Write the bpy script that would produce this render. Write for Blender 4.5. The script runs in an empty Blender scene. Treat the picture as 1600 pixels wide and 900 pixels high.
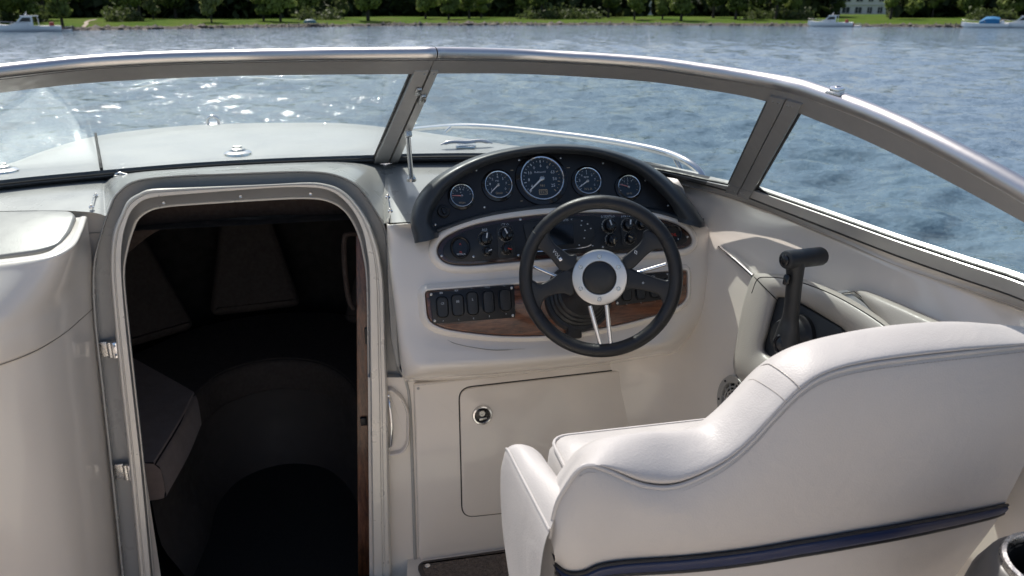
import bpy, bmesh, math, random
import numpy as np
from mathutils import Vector, Matrix, noise

SC = bpy.context.scene
COL = SC.collection
random.seed(7)
R = math.radians

# ------------------------------------------------------------------ camera
CAM_Z = 2.5                      # eye height above the water
FPX = 1200.0                     # focal length in photo pixels (photo is 1600 wide)
PITCH = math.atan(433.0 / FPX)   # horizon sits at row 17
YAW = R(12.0)                    # looking a little to starboard of the bow
cam = bpy.data.cameras.new('camera')
cam.sensor_width = 36.0
cam.lens = 36.0 * FPX / 1600.0
cam.clip_start = 0.05
cam.clip_end = 6000.0
cam.dof.use_dof = True
cam.dof.focus_distance = 1.55
cam.dof.aperture_fstop = 7.0
cam_o = bpy.data.objects.new('camera', cam)
COL.objects.link(cam_o)
cam_o.location = (0, 0, CAM_Z)
cam_o.rotation_euler = (math.pi / 2 - PITCH, 0, -YAW)
SC.camera = cam_o

# ------------------------------------------------------------------ sky, sun, exposure
SUN_AZ, SUN_EL = R(-16.0), R(54.0)       # azimuth from the bow (+Y), clockwise
world = bpy.data.worlds.new('World')
SC.world = world
world.use_nodes = True
wn = world.node_tree
wn.nodes.clear()
w_out = wn.nodes.new('ShaderNodeOutputWorld')
w_bg = wn.nodes.new('ShaderNodeBackground')
w_sky = wn.nodes.new('ShaderNodeTexSky')
w_sky.sky_type = 'NISHITA'
w_sky.sun_disc = False
w_sky.sun_elevation = SUN_EL
w_sky.sun_rotation = SUN_AZ
w_sky.air_density = 0.85
w_sky.dust_density = 3.0
w_sky.ozone_density = 1.0
w_bg.inputs['Strength'].default_value = 0.115
wn.links.new(w_sky.outputs[0], w_bg.inputs[0])
wn.links.new(w_bg.outputs[0], w_out.inputs[0])
sun = bpy.data.lights.new('sun', 'SUN')
sun.energy = 3.5
sun.angle = R(0.5)
sun.color = (1.0, 0.945, 0.88)
sun_o = bpy.data.objects.new('sun', sun)
COL.objects.link(sun_o)
S_DIR = Vector((math.sin(SUN_AZ) * math.cos(SUN_EL), math.cos(SUN_AZ) * math.cos(SUN_EL), math.sin(SUN_EL)))
sun_o.rotation_euler = S_DIR.to_track_quat('Z', 'Y').to_euler()
sun_o.location = (0, 0, 30)
SC.view_settings.view_transform = 'Standard'
SC.view_settings.look = 'None'
SC.view_settings.exposure = 0.36
SC.view_settings.gamma = 1.0
SC.cycles.max_bounces = 10
SC.cycles.transparent_max_bounces = 12
SC.cycles.caustics_reflective = False
SC.cycles.caustics_refractive = False
SC.cycles.sample_clamp_indirect = 6.0

# ------------------------------------------------------------------ measuring helpers
_cp, _sp = math.cos(PITCH), math.sin(PITCH)
_ct, _st = math.cos(YAW), math.sin(YAW)
C0 = Vector((0, 0, CAM_Z))
FWD = Vector((_st * _cp, _ct * _cp, -_sp))


def ray(px, py):
    xc, yc = (px - 800.0) / FPX, (py - 450.0) / FPX
    d = _cp - yc * _sp
    dn = _sp + yc * _cp
    return Vector((xc * _ct + d * _st, -xc * _st + d * _ct, -dn)), d


def P(px, py, Y=None, X=None, h=None, d=None, pl=None):
    """point of the real place: where the sight line of a photo measurement meets a known
    plane (Y ahead, X to starboard, h below eye level, d ahead of the lens, or plane pl)"""
    v, dd = ray(px, py)
    if Y is not None:
        t = Y / v.y
    elif X is not None:
        t = X / v.x
    elif h is not None:
        t = h / -v.z
    elif d is not None:
        t = d / dd
    else:
        t = (pl[0] - C0).dot(pl[1]) / v.dot(pl[1])
    return C0 + v * t


def W(X, Y, h):
    return Vector((X, Y, CAM_Z - h))


def m_per_px(p):
    return (p - C0).dot(FWD) / FPX


def project(p):
    q = p - C0
    r = Vector((_ct, -_st, 0))
    u = r.cross(FWD)
    z = q.dot(FWD)
    return 800 + FPX * q.dot(r) / z, 450 - FPX * q.dot(u) / z


def cr(pts, n=6, closed=False):
    """Catmull-Rom through the points"""
    pts = [Vector(p) for p in pts]
    N = len(pts)
    out = []
    segs = N if closed else N - 1
    for i in range(segs):
        if closed:
            a, b, c, d = pts[(i - 1) % N], pts[i], pts[(i + 1) % N], pts[(i + 2) % N]
        else:
            b, c = pts[i], pts[i + 1]
            a = pts[i - 1] if i > 0 else b * 2 - c
            d = pts[i + 2] if i + 2 < N else c * 2 - b
        for k in range(n):
            t = k / n
            out.append(0.5 * ((2 * b) + (c - a) * t + (2 * a - 5 * b + 4 * c - d) * t * t + (3 * b - a - 3 * c + d) * t ** 3))
    if not closed:
        out.append(pts[-1].copy())
    return out


def interp(tab, x):
    if x <= tab[0][0]:
        return tab[0][1]
    for (x0, y0), (x1, y1) in zip(tab, tab[1:]):
        if x <= x1:
            return y0 + (y1 - y0) * (x - x0) / (x1 - x0)
    return tab[-1][1]


class Fr:
    """a local frame: x right, y up, z towards the viewer"""
    def __init__(s, o, n, up=Vector((0, 0, 1))):
        s.o = Vector(o)
        s.z = Vector(n).normalized()
        s.y = (up - s.z * up.dot(s.z)).normalized()
        s.x = s.y.cross(s.z)

    def at(s, x, y, z=0.0):
        return s.o + s.x * x + s.y * y + s.z * z

    def loc(s, p):
        q = p - s.o
        return Vector((q.dot(s.x), q.dot(s.y)))

    def px(s, px, py, z=0.0):
        """2-D local coordinates of a photo measurement on this frame's plane"""
        return s.loc(P(px, py, pl=(s.o + s.z * z, s.z)))

    def moved(s, p):
        f = Fr(p, s.z, s.y)
        return f


def round_poly(pts, r, n=5):
    pts = [Vector(p[:2]) for p in pts]
    N = len(pts)
    out = []
    for i in range(N):
        a, b, c = pts[i - 1], pts[i], pts[(i + 1) % N]
        rr = r[i] if isinstance(r, (list, tuple)) else r
        u, v = (a - b), (c - b)
        k = min(rr, u.length * 0.49, v.length * 0.49)
        p0, p2 = b + u.normalized() * k, b + v.normalized() * k
        for j in range(n + 1):
            t = j / n
            out.append(p0 * (1 - t) ** 2 + b * 2 * t * (1 - t) + p2 * t * t)
    return out


def area2(poly):
    return sum(poly[i - 1].x * poly[i].y - poly[i].x * poly[i - 1].y for i in range(len(poly))) / 2


def off_poly(poly, d):
    """move a closed 2-D outline inwards by d"""
    N = len(poly)
    sgn = 1 if area2(poly) > 0 else -1
    out = []
    for i in range(N):
        a, b, c = poly[i - 1], poly[i], poly[(i + 1) % N]
        t1, t2 = (b - a), (c - b)
        if t1.length < 1e-9:
            t1 = t2
        if t2.length < 1e-9:
            t2 = t1
        t1, t2 = t1.normalized(), t2.normalized()
        n1, n2 = Vector((-t1.y, t1.x)), Vector((-t2.y, t2.x))
        m = n1 + n2
        if m.length < 1e-6:
            m = n1
        m.normalize()
        k = 1.0 / max(0.5, m.dot(n1))
        out.append(b + m * d * sgn * k)
    return out


ORG = {}


class MB:
    """collects shapes; build() links them as ONE mesh object"""
    def __init__(s):
        s.v, s.f = [], []

    def add(s, verts, faces):
        o = len(s.v)
        s.v += [Vector(p) for p in verts]
        s.f += [tuple(i + o for i in f) for f in faces]
        return s

    def grid(s, rows, closed_u=False, closed_v=False):
        nr, nc = len(rows), len(rows[0])
        v = [p for r in rows for p in r]
        f = []
        for i in range(nr if closed_v else nr - 1):
            for j in range(nc if closed_u else nc - 1):
                a, b = i * nc + j, i * nc + (j + 1) % nc
                c, d = ((i + 1) % nr) * nc + (j + 1) % nc, ((i + 1) % nr) * nc + j
                f.append((a, b, c, d))
        return s.add(v, f)

    def loft(s, rows, nu=5, nv=5, closed_u=False, smooth_v=True):
        rows = [cr(r, nu, closed_u) if nu > 1 else [Vector(p) for p in r] for r in rows]
        if smooth_v and nv > 1:
            cols = [cr([r[j] for r in rows], nv) for j in range(len(rows[0]))]
            rows = [[c[i] for c in cols] for i in range(len(cols[0]))]
        return s.grid(rows, closed_u)

    def tube(s, pts, r, n=10, closed=False, cap=True, flat=1.0, up=None):
        pts = [Vector(p) for p in pts]
        N = len(pts)
        rs = r if isinstance(r, (list, tuple)) else [r] * N
        rows = []
        t0 = (pts[1] - pts[0]).normalized()
        ref = up if up is not None else (Vector((0, 0, 1)) if abs(t0.z) < 0.9 else Vector((0, 1, 0)))
        for i in range(N):
            if closed:
                t = pts[(i + 1) % N] - pts[i - 1]
            else:
                t = pts[min(i + 1, N - 1)] - pts[max(i - 1, 0)]
            t.normalize()
            y = ref - t * ref.dot(t)
            if y.length < 1e-6:
                y = Vector((1, 0, 0)) - t * t.x
            y.normalize()
            if up is None:
                ref = y
            x = y.cross(t)
            rows.append([pts[i] + x * math.cos(a) * rs[i] + y * math.sin(a) * rs[i] * flat
                         for a in (2 * math.pi * k / n for k in range(n))])
        o = len(s.v)
        s.grid(rows, closed_u=True, closed_v=closed)
        if cap and not closed:
            s.f.append(tuple(o + k for k in range(n))[::-1])
            s.f.append(tuple(o + (N - 1) * n + k for k in range(n)))
        return s

    def lathe(s, fr, prof, n=28, cap0=False, cap1=False, sx=1.0, sy=1.0):
        rows = []
        for (rr, z) in prof:
            rows.append([fr.at(math.cos(a) * rr * sx, math.sin(a) * rr * sy, z) for a in (2 * math.pi * k / n for k in range(n))])
        o = len(s.v)
        s.grid(rows, closed_u=True)
        if cap0:
            s.f.append(tuple(o + k for k in range(n))[::-1])
        if cap1:
            m = o + (len(rows) - 1) * n
            s.f.append(tuple(m + k for k in range(n)))
        return s

    def prism(s, fr, poly, z0, z1, bev=0.0, seg=3, back=True):
        poly = [Vector(p[:2]) for p in poly]
        if area2(poly) < 0:
            poly = poly[::-1]
        rings = [(poly, z0)]
        if bev > 0:
            for k in range(seg + 1):
                a = math.pi / 2 * k / seg
                rings.append((off_poly(poly, bev * (1 - math.cos(a))), z1 - bev + bev * math.sin(a)))
        else:
            rings.append((poly, z1))
        n = len(poly)
        o = len(s.v)
        s.grid([[fr.at(p.x, p.y, z) for p in ring] for ring, z in rings], closed_u=True)
        m = o + (len(rings) - 1) * n
        s.f.append(tuple(m + k for k in range(n)))
        if back:
            s.f.append(tuple(o + k for k in range(n))[::-1])
        return s

    def box(s, c, sz, fr=None, bev=0.0):
        """box of size sz centred on c, along frame fr (x,y,z) or the world axes"""
        if fr is None:
            fr = Fr(c, (0, 0, 1), Vector((0, 1, 0)))
        else:
            fr = fr.moved(Vector(c))
        a, b = sz[0] / 2, sz[1] / 2
        pl = [Vector((-a, -b)), Vector((a, -b)), Vector((a, b)), Vector((-a, b))]
        if bev > 0:
            pl = round_poly(pl, bev * 1.5, 2)
        return s.prism(fr, pl, -sz[2] / 2, sz[2] / 2, bev, 2)

    def build(s, name, mat=None, parent=None, smooth=True, angle=40, label=None, flip=False, normals=False):
        if parent is not None:
            o0 = ORG[parent.name]
        else:
            lo = [min(p[i] for p in s.v) for i in range(3)]
            hi = [max(p[i] for p in s.v) for i in range(3)]
            o0 = Vector(((lo[0] + hi[0]) / 2, (lo[1] + hi[1]) / 2, lo[2]))
        me = bpy.data.meshes.new(name)
        me.from_pydata([tuple(p - o0) for p in s.v], [], s.f)
        me.validate()
        if normals:
            bm = bmesh.new()
            bm.from_mesh(me)
            bmesh.ops.remove_doubles(bm, verts=bm.verts, dist=1e-5)
            bmesh.ops.recalc_face_normals(bm, faces=bm.faces)
            bm.to_mesh(me)
            bm.free()
        if smooth:
            me.polygons.foreach_set('use_smooth', [True] * len(me.polygons))
            me.set_sharp_from_angle(angle=R(angle))
        if mat is not None:
            me.materials.append(mat)
        ob = bpy.data.objects.new(name, me)
        COL.objects.link(ob)
        if parent is not None:
            ob.parent = parent
        else:
            ob.location = o0
        ORG[ob.name] = o0
        if label:
            ob['label'] = label
        return ob


def tag(o, label, cat, group=None, kind=None):
    o['label'] = label
    o['category'] = cat
    if group:
        o['group'] = group
    if kind:
        o['kind'] = kind
    return o


def structure(o):
    o['kind'] = 'structure'
    return o


def thing(name, label, cat, loc, group=None):
    o = bpy.data.objects.new(name, None)
    o.empty_display_size = 0.1
    COL.objects.link(o)
    o.location = loc
    ORG[o.name] = Vector(loc)
    return tag(o, label, cat, group)


def copy_tree(o, parent=None):
    c = o.copy()
    COL.objects.link(c)
    if parent is not None:
        c.parent = parent
    for ch in list(o.children):
        copy_tree(ch, c)
    return c


# ------------------------------------------------------------------ materials
def new_mat(name):
    m = bpy.data.materials.new(name)
    m.use_nodes = True
    nt = m.node_tree
    b = nt.nodes['Principled BSDF']
    return m, nt, b


def nd(nt, typ, **kw):
    n = nt.nodes.new(typ)
    for k, v in kw.items():
        if k.startswith('i_'):
            n.inputs[k[2:].replace('_', ' ')].default_value = v
        else:
            setattr(n, k, v)
    return n


def mk(name, base, rough=0.4, metal=0.0, var=0.08, vs=6.0, rvar=0.1, bump=0.0, bs=80.0, bdist=0.002,
       coat=0.0, spec=0.5, stretch=None, btype='noise', dirt=0.0, dirtcol=(0.25, 0.2, 0.14), sheen=0.0, coords='Object', wrinkle=0.0, wscale=12.0):
    m, nt, b = new_mat(name)
    L = nt.links.new
    tc = nd(nt, 'ShaderNodeTexCoord')
    src = tc.outputs[coords]
    if stretch:
        mp = nd(nt, 'ShaderNodeMapping')
        mp.inputs['Scale'].default_value = stretch
        L(src, mp.inputs[0])
        src = mp.outputs[0]
    n1 = nd(nt, 'ShaderNodeTexNoise', i_Scale=vs, i_Detail=6.0, i_Roughness=0.6)
    L(src, n1.inputs['Vector'])
    mr = nd(nt, 'ShaderNodeMapRange', i_From_Min=0.3, i_From_Max=0.7, i_To_Min=1 - var, i_To_Max=1 + var)
    L(n1.outputs[0], mr.inputs[0])
    mx = nd(nt, 'ShaderNodeMix', data_type='RGBA', blend_type='MULTIPLY')
    mx.inputs[0].default_value = 1.0
    mx.inputs[6].default_value = (*base, 1)
    cmb = nd(nt, 'ShaderNodeCombineColor')
    for k in range(3):
        L(mr.outputs[0], cmb.inputs[k])
    L(cmb.outputs[0], mx.inputs[7])
    col = mx.outputs[2]
    if dirt > 0:
        n3 = nd(nt, 'ShaderNodeTexNoise', i_Scale=vs * 2.3, i_Detail=9.0, i_Roughness=0.72)
        L(tc.outputs[coords], n3.inputs['Vector'])
        r3 = nd(nt, 'ShaderNodeMapRange', i_From_Min=0.52, i_From_Max=0.78, i_To_Min=0.0, i_To_Max=dirt)
        L(n3.outputs[0], r3.inputs[0])
        m3 = nd(nt, 'ShaderNodeMix', data_type='RGBA')
        L(r3.outputs[0], m3.inputs[0])
        L(col, m3.inputs[6])
        m3.inputs[7].default_value = (*dirtcol, 1)
        col = m3.outputs[2]
    L(col, b.inputs['Base Color'])
    r2 = nd(nt, 'ShaderNodeMapRange', i_From_Min=0.3, i_From_Max=0.7, i_To_Min=max(0.02, rough - rvar * rough * 2), i_To_Max=min(1, rough + rvar * rough * 2))
    n2 = nd(nt, 'ShaderNodeTexNoise', i_Scale=vs * 4.1, i_Detail=5.0)
    L(src, n2.inputs['Vector'])
    L(n2.outputs[0], r2.inputs[0])
    L(r2.outputs[0], b.inputs['Roughness'])
    b.inputs['Metallic'].default_value = metal
    b.inputs['Specular IOR Level'].default_value = spec
    b.inputs['Coat Weight'].default_value = coat
    b.inputs['Coat Roughness'].default_value = 0.06
    if sheen:
        b.inputs['Sheen Weight'].default_value = sheen
    if bump > 0:
        if btype == 'voronoi':
            nb = nd(nt, 'ShaderNodeTexVoronoi', i_Scale=bs)
        else:
            nb = nd(nt, 'ShaderNodeTexNoise', i_Scale=bs, i_Detail=4.0)
        L(src, nb.inputs['Vector'])
        bp = nd(nt, 'ShaderNodeBump', i_Strength=bump, i_Distance=bdist)
        L(nb.outputs[0], bp.inputs['Height'])
        L(bp.outputs[0], b.inputs['Normal'])
    if wrinkle > 0:
        nw = nd(nt, 'ShaderNodeTexNoise', i_Scale=wscale, i_Detail=3.0, i_Distortion=0.8)
        L(tc.outputs[coords], nw.inputs['Vector'])
        bw = nd(nt, 'ShaderNodeBump', i_Strength=wrinkle, i_Distance=0.006)
        L(nw.outputs[0], bw.inputs['Height'])
        if bump > 0:
            L(bp.outputs[0], bw.inputs['Normal'])
        L(bw.outputs[0], b.inputs['Normal'])
    return m


def wood_mat(name, c0, c1, scale=9.0, rough=0.25, coat=0.5, axis=(1.0, 9.0, 9.0)):
    m, nt, b = new_mat(name)
    L = nt.links.new
    tc = nd(nt, 'ShaderNodeTexCoord')
    mp = nd(nt, 'ShaderNodeMapping')
    mp.inputs['Scale'].default_value = axis
    L(tc.outputs['Object'], mp.inputs[0])
    n1 = nd(nt, 'ShaderNodeTexNoise', i_Scale=scale, i_Detail=8.0, i_Roughness=0.65, i_Distortion=0.6)
    L(mp.outputs[0], n1.inputs['Vector'])
    n2 = nd(nt, 'ShaderNodeTexNoise', i_Scale=scale * 7, i_Detail=3.0)
    L(mp.outputs[0], n2.inputs['Vector'])
    ad = nd(nt, 'ShaderNodeMath', operation='MULTIPLY_ADD')
    L(n2.outputs[0], ad.inputs[0])
    ad.inputs[1].default_value = 0.35
    L(n1.outputs[0], ad.inputs[2])
    rp = nd(nt, 'ShaderNodeValToRGB')
    rp.color_ramp.elements[0].position = 0.5
    rp.color_ramp.elements[0].color = (*c0, 1)
    rp.color_ramp.elements[1].position = 0.85
    rp.color_ramp.elements[1].color = (*c1, 1)
    L(ad.outputs[0], rp.inputs[0])
    L(rp.outputs[0], b.inputs['Base Color'])
    b.inputs['Roughness'].default_value = rough
    b.inputs['Coat Weight'].default_value = coat
    b.inputs['Coat Roughness'].default_value = 0.08
    return m


def glass_mat(name, tint, f0=0.03):
    """clear sheet: straight-through transmission with a tint, plus Schlick reflection"""
    m = bpy.data.materials.new(name)
    m.use_nodes = True
    nt = m.node_tree
    nt.nodes.clear()
    L = nt.links.new
    out = nd(nt, 'ShaderNodeOutputMaterial')
    tr = nd(nt, 'ShaderNodeBsdfTransparent')
    tr.inputs[0].default_value = (*tint, 1)
    gl = nd(nt, 'ShaderNodeBsdfGlossy', i_Roughness=0.02)
    geo = nd(nt, 'ShaderNodeNewGeometry')
    dp = nd(nt, 'ShaderNodeVectorMath', operation='DOT_PRODUCT')
    L(geo.outputs['Incoming'], dp.inputs[0])
    L(geo.outputs['Normal'], dp.inputs[1])
    ab = nd(nt, 'ShaderNodeMath', operation='ABSOLUTE')
    L(dp.outputs['Value'], ab.inputs[0])
    su = nd(nt, 'ShaderNodeMath', operation='SUBTRACT')
    su.inputs[0].default_value = 1.0
    L(ab.outputs[0], su.inputs[1])
    pw = nd(nt, 'ShaderNodeMath', operation='POWER')
    L(su.outputs[0], pw.inputs[0])
    pw.inputs[1].default_value = 5.0
    ma = nd(nt, 'ShaderNodeMath', operation='MULTIPLY_ADD')
    L(pw.outputs[0], ma.inputs[0])
    ma.inputs[1].default_value = 0.38
    ma.inputs[2].default_value = f0
    mx = nd(nt, 'ShaderNodeMixShader')
    L(ma.outputs[0], mx.inputs[0])
    L(tr.outputs[0], mx.inputs[1])
    L(gl.outputs[0], mx.inputs[2])
    L(mx.outputs[0], out.inputs[0])
    return m


def leaf_mat(name, c0, c1):
    m, nt, b = new_mat(name)
    L = nt.links.new
    geo = nd(nt, 'ShaderNodeNewGeometry')
    oi = nd(nt, 'ShaderNodeObjectInfo')
    n = nd(nt, 'ShaderNodeTexNoise', i_Scale=0.5, i_Detail=3.0)
    tc = nd(nt, 'ShaderNodeTexCoord')
    L(tc.outputs['Object'], n.inputs['Vector'])
    ad = nd(nt, 'ShaderNodeMath', operation='MULTIPLY_ADD')
    L(geo.outputs['Random Per Island'], ad.inputs[0])
    ad.inputs[1].default_value = 0.5
    sb = nd(nt, 'ShaderNodeMath', operation='MULTIPLY_ADD')
    L(oi.outputs['Random'], sb.inputs[0])
    sb.inputs[1].default_value = 0.5
    sb.inputs[2].default_value = -0.25
    s2 = nd(nt, 'ShaderNodeMath', operation='ADD')
    L(sb.outputs[0], s2.inputs[0])
    L(n.outputs[0], s2.inputs[1])
    L(s2.outputs[0], ad.inputs[2])
    rp = nd(nt, 'ShaderNodeValToRGB')
    rp.color_ramp.elements[0].position = 0.25
    rp.color_ramp.elements[0].color = (*c0, 1)
    rp.color_ramp.elements[1].position = 1.0
    rp.color_ramp.elements[1].color = (*c1, 1)
    L(ad.outputs[0], rp.inputs[0])
    b.inputs['Roughness'].default_value = 0.6
    b.inputs['Specular IOR Level'].default_value = 0.25
    L(rp.outputs[0], b.inputs['Base Color'])
    tl = nd(nt, 'ShaderNodeBsdfTranslucent')
    L(rp.outputs[0], tl.inputs[0])
    mx = nd(nt, 'ShaderNodeMixShader')
    mx.inputs[0].default_value = 0.4
    out = nt.nodes['Material Output']
    L(b.outputs[0], mx.inputs[1])
    L(tl.outputs[0], mx.inputs[2])
    L(mx.outputs[0], out.inputs[0])
    return m


M = {}
M['gel'] = mk('gelcoat', (0.84, 0.765, 0.68), 0.19, var=0.02, vs=2.0, coat=0.6, dirt=0.05, dirtcol=(0.55, 0.48, 0.39), bump=0.035, bs=9, bdist=0.003)
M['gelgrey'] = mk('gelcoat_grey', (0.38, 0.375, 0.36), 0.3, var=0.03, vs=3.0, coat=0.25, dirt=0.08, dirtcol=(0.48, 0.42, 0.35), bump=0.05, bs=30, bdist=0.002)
M['deck'] = mk('deck_gelcoat', (0.44, 0.44, 0.43), 0.4, var=0.04, vs=2.0, coat=0.1, dirt=0.12, dirtcol=(0.55, 0.5, 0.42), bump=0.1, bs=6, bdist=0.004)
M['vinyl'] = mk('white_vinyl', (0.51, 0.49, 0.47), 0.46, var=0.03, vs=5.0, bump=0.22, bs=420, bdist=0.0008, btype='voronoi', spec=0.45, dirt=0.06, dirtcol=(0.5, 0.44, 0.38), wrinkle=0.35, wscale=11.0)
M['vinyl_grey'] = mk('grey_vinyl', (0.42, 0.39, 0.355), 0.4, var=0.04, vs=6.0, bump=0.25, bs=380, bdist=0.0008, btype='voronoi')
M['pad'] = mk('pad_vinyl', (0.29, 0.28, 0.265), 0.36, var=0.05, vs=6.0, bump=0.1, bs=300, bdist=0.0008, btype='voronoi')
M['navy'] = mk('navy_vinyl', (0.006, 0.016, 0.06), 0.35, var=0.06)
M['alu'] = mk('brushed_aluminium', (0.62, 0.615, 0.61), 0.34, metal=1.0, var=0.02, vs=8, rvar=0.06)
M['aludark'] = mk('satin_frame', (0.33, 0.325, 0.32), 0.4, metal=0.45, var=0.03, vs=12, rvar=0.1, dirt=0.08, dirtcol=(0.25, 0.23, 0.2))
M['champ'] = mk('champagne_frame', (0.66, 0.63, 0.58), 0.3, metal=0.25, var=0.02, vs=5, rvar=0.06)
M['postalu'] = mk('post_aluminium', (0.48, 0.475, 0.465), 0.36, metal=0.4, var=0.02, vs=8, rvar=0.08)
M['raildark'] = mk('rail_charcoal', (0.075, 0.078, 0.083), 0.35, var=0.06, vs=8, coat=0.2)
M['chrome'] = mk('chrome', (0.82, 0.82, 0.83), 0.08, metal=1.0, var=0.03, vs=20)
M['steel'] = mk('worn_steel', (0.6, 0.59, 0.57), 0.28, metal=1.0, var=0.12, vs=60, rvar=0.3)
M['sole'] = mk('cockpit_sole', (0.74, 0.67, 0.58), 0.5, var=0.1, vs=4, dirt=0.2, dirtcol=(0.15, 0.12, 0.1))
M['rubber'] = mk('black_rubber', (0.014, 0.014, 0.015), 0.5, var=0.2, vs=20)
M['plastic'] = mk('black_plastic', (0.016, 0.017, 0.019), 0.42, var=0.15, vs=14, bump=0.1, bs=500, bdist=0.0005)
M['plate'] = mk('black_plate', (0.012, 0.012, 0.014), 0.36, var=0.2, vs=16, bump=0.05, bs=600, bdist=0.0004, dirt=0.08, dirtcol=(0.08, 0.075, 0.07))
M['pod'] = mk('binnacle_vinyl', (0.035, 0.04, 0.046), 0.42, var=0.12, vs=10, bump=0.18, bs=600, bdist=0.0006, btype='voronoi', dirt=0.12, dirtcol=(0.11, 0.11, 0.10))
M['gloss'] = mk('gloss_black', (0.008, 0.008, 0.010), 0.12, var=0.1)
M['screen'] = mk('dark_screen', (0.006, 0.008, 0.011), 0.1, var=0.05)
M['leather'] = mk('black_leather', (0.012, 0.012, 0.014), 0.4, var=0.15, vs=18, bump=0.3, bs=500, bdist=0.0007, btype='voronoi')
M['dial'] = mk('dial_face', (0.018, 0.034, 0.055), 0.35, var=0.06)
M['white'] = mk('white_print', (0.72, 0.75, 0.78), 0.5, var=0.02)
M['amber'] = mk('amber_print', (0.55, 0.42, 0.26), 0.5, var=0.02)
M['red'] = mk('red_print', (0.55, 0.05, 0.03), 0.45, var=0.05)
M['pinkneedle'] = mk('pink_needle', (0.75, 0.30, 0.28), 0.4, var=0.02)
M['burl'] = wood_mat('dark_burl', (0.006, 0.003, 0.002), (0.05, 0.012, 0.008), 10, 0.2, 0.6, (3, 8, 8))
M['walnut'] = wood_mat('walnut', (0.040, 0.013, 0.006), (0.24, 0.088, 0.040), 5.0, 0.25, 0.7, (1.5, 14, 14))
M['teak'] = wood_mat('cabin_teak', (0.07, 0.024, 0.009), (0.27, 0.10, 0.04), 6.0, 0.3, 0.4, (14, 14, 1.0))
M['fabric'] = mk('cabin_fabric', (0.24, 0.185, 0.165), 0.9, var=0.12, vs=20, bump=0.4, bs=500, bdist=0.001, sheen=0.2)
M['fabric_shade'] = mk('cabin_fabric_shade', (0.05, 0.041, 0.037), 0.9, var=0.1, vs=20)  # berth fabric again, with the shade deep in the cabin put into its colour
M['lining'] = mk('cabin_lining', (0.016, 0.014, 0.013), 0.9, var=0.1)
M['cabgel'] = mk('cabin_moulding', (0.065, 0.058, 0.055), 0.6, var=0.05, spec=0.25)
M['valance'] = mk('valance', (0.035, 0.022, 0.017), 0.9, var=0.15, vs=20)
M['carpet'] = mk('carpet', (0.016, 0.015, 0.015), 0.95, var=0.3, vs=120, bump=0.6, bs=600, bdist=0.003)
M['mat'] = mk('floor_mat', (0.15, 0.118, 0.095), 0.85, var=0.45, vs=90, bump=1.0, bs=170, bdist=0.006, btype='voronoi')
M['binding'] = mk('mat_binding', (0.075, 0.062, 0.052), 0.7, var=0.2, vs=60)
M['gap'] = mk('dark_gap', (0.02, 0.017, 0.014), 0.8, var=0.1)
M['cup'] = mk('grey_abs', (0.10, 0.095, 0.088), 0.38, var=0.08, vs=10)
M['cupin'] = mk('cup_inside', (0.012, 0.012, 0.012), 0.5, var=0.1)
M['speaker'] = mk('speaker_grey', (0.40, 0.385, 0.36), 0.4, var=0.06, metal=0.3)
M['mark'] = mk('scuff', (0.25, 0.22, 0.18), 0.6, var=0.2)
M['glass'] = glass_mat('windshield_glass', (0.915, 0.96, 0.955), 0.03)
M['lens'] = glass_mat('gauge_lens', (0.97, 0.97, 0.97), 0.03)

# ================================================================== the boat: moulded shell
boat = thing('motorboat', 'white cruiser cockpit and foredeck that everything aboard is mounted on', 'boat', (0, 0.5, 0.2))

# plane of the cabin bulkhead (raked a little)
_d0, _d1 = W(0, 2.0, 0.39), W(0, 1.86, 1.46)
_dv = (_d0 - _d1).normalized()
D_N = Vector((1, 0, 0)).cross(_dv).normalized()          # faces aft
if D_N.y > 0:
    D_N = -D_N
D_PL = (_d0, D_N)


def D(px, py, off=0.0):
    return P(px, py, pl=(_d0 + D_N * off, D_N))


ARCH_A = [(192, 915), (172, 725), (158, 600), (147, 500), (145, 420), (157, 365), (175, 312), (187, 297), (203, 285), (230, 278), (287, 273),
          (420, 268), (480, 267), (519, 271), (550, 283), (569, 300), (585, 324), (599, 347), (606, 380), (612, 450), (620, 560), (640, 610), (646, 720), (652, 915)]
ARCH_B = [(220, 915), (203, 740), (190, 620), (178, 500), (172, 420), (176, 365), (190, 332), (200, 313), (217, 302), (237, 295), (287, 293),
          (420, 288), (480, 285), (507, 287), (531, 295), (554, 314), (573, 341), (587, 374), (595, 405), (601, 452), (604, 560), (606, 620), (608, 720), (612, 915)]
ARCH_C = [(238, 915), (222, 740), (209, 620), (197, 510), (190, 420), (192, 375), (198, 348), (206, 330), (220, 316), (240, 309), (290, 304),
          (420, 294), (480, 293), (511, 297), (534, 310), (554, 334), (567, 363), (573, 394), (576, 420), (577, 470), (578, 560), (579, 620), (580, 720), (583, 915)]


def arch(a, b, t, off):
    return [D(p[0] + (q[0] - p[0]) * t, p[1] + (q[1] - p[1]) * t, off) for p, q in zip(a, b)]


# moulded face round the companionway
mb = MB()
mb.loft([arch(ARCH_A, ARCH_B, -.03, -.03), arch(ARCH_A, ARCH_B, -.01, .002), arch(ARCH_A, ARCH_B, .03, .005), arch(ARCH_A, ARCH_B, .10, .004), arch(ARCH_A, ARCH_B, .14, -.006), arch(ARCH_A, ARCH_B, .20, -.026),
         arch(ARCH_A, ARCH_B, .55, -.028), arch(ARCH_A, ARCH_B, 1.3, -.028)], 4, 1, smooth_v=False)
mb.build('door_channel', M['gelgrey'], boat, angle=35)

mb = MB()
mb.add([D(0, 0) * 0 + W(-1.25, 2.03, .462), W(-.60, 2.03, .462), W(-.60, 1.91, 1.6), W(-1.25, 1.91, 1.6)], [(0, 1, 2, 3)])
mb.build('console_back', M['gel'], boat)

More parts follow.
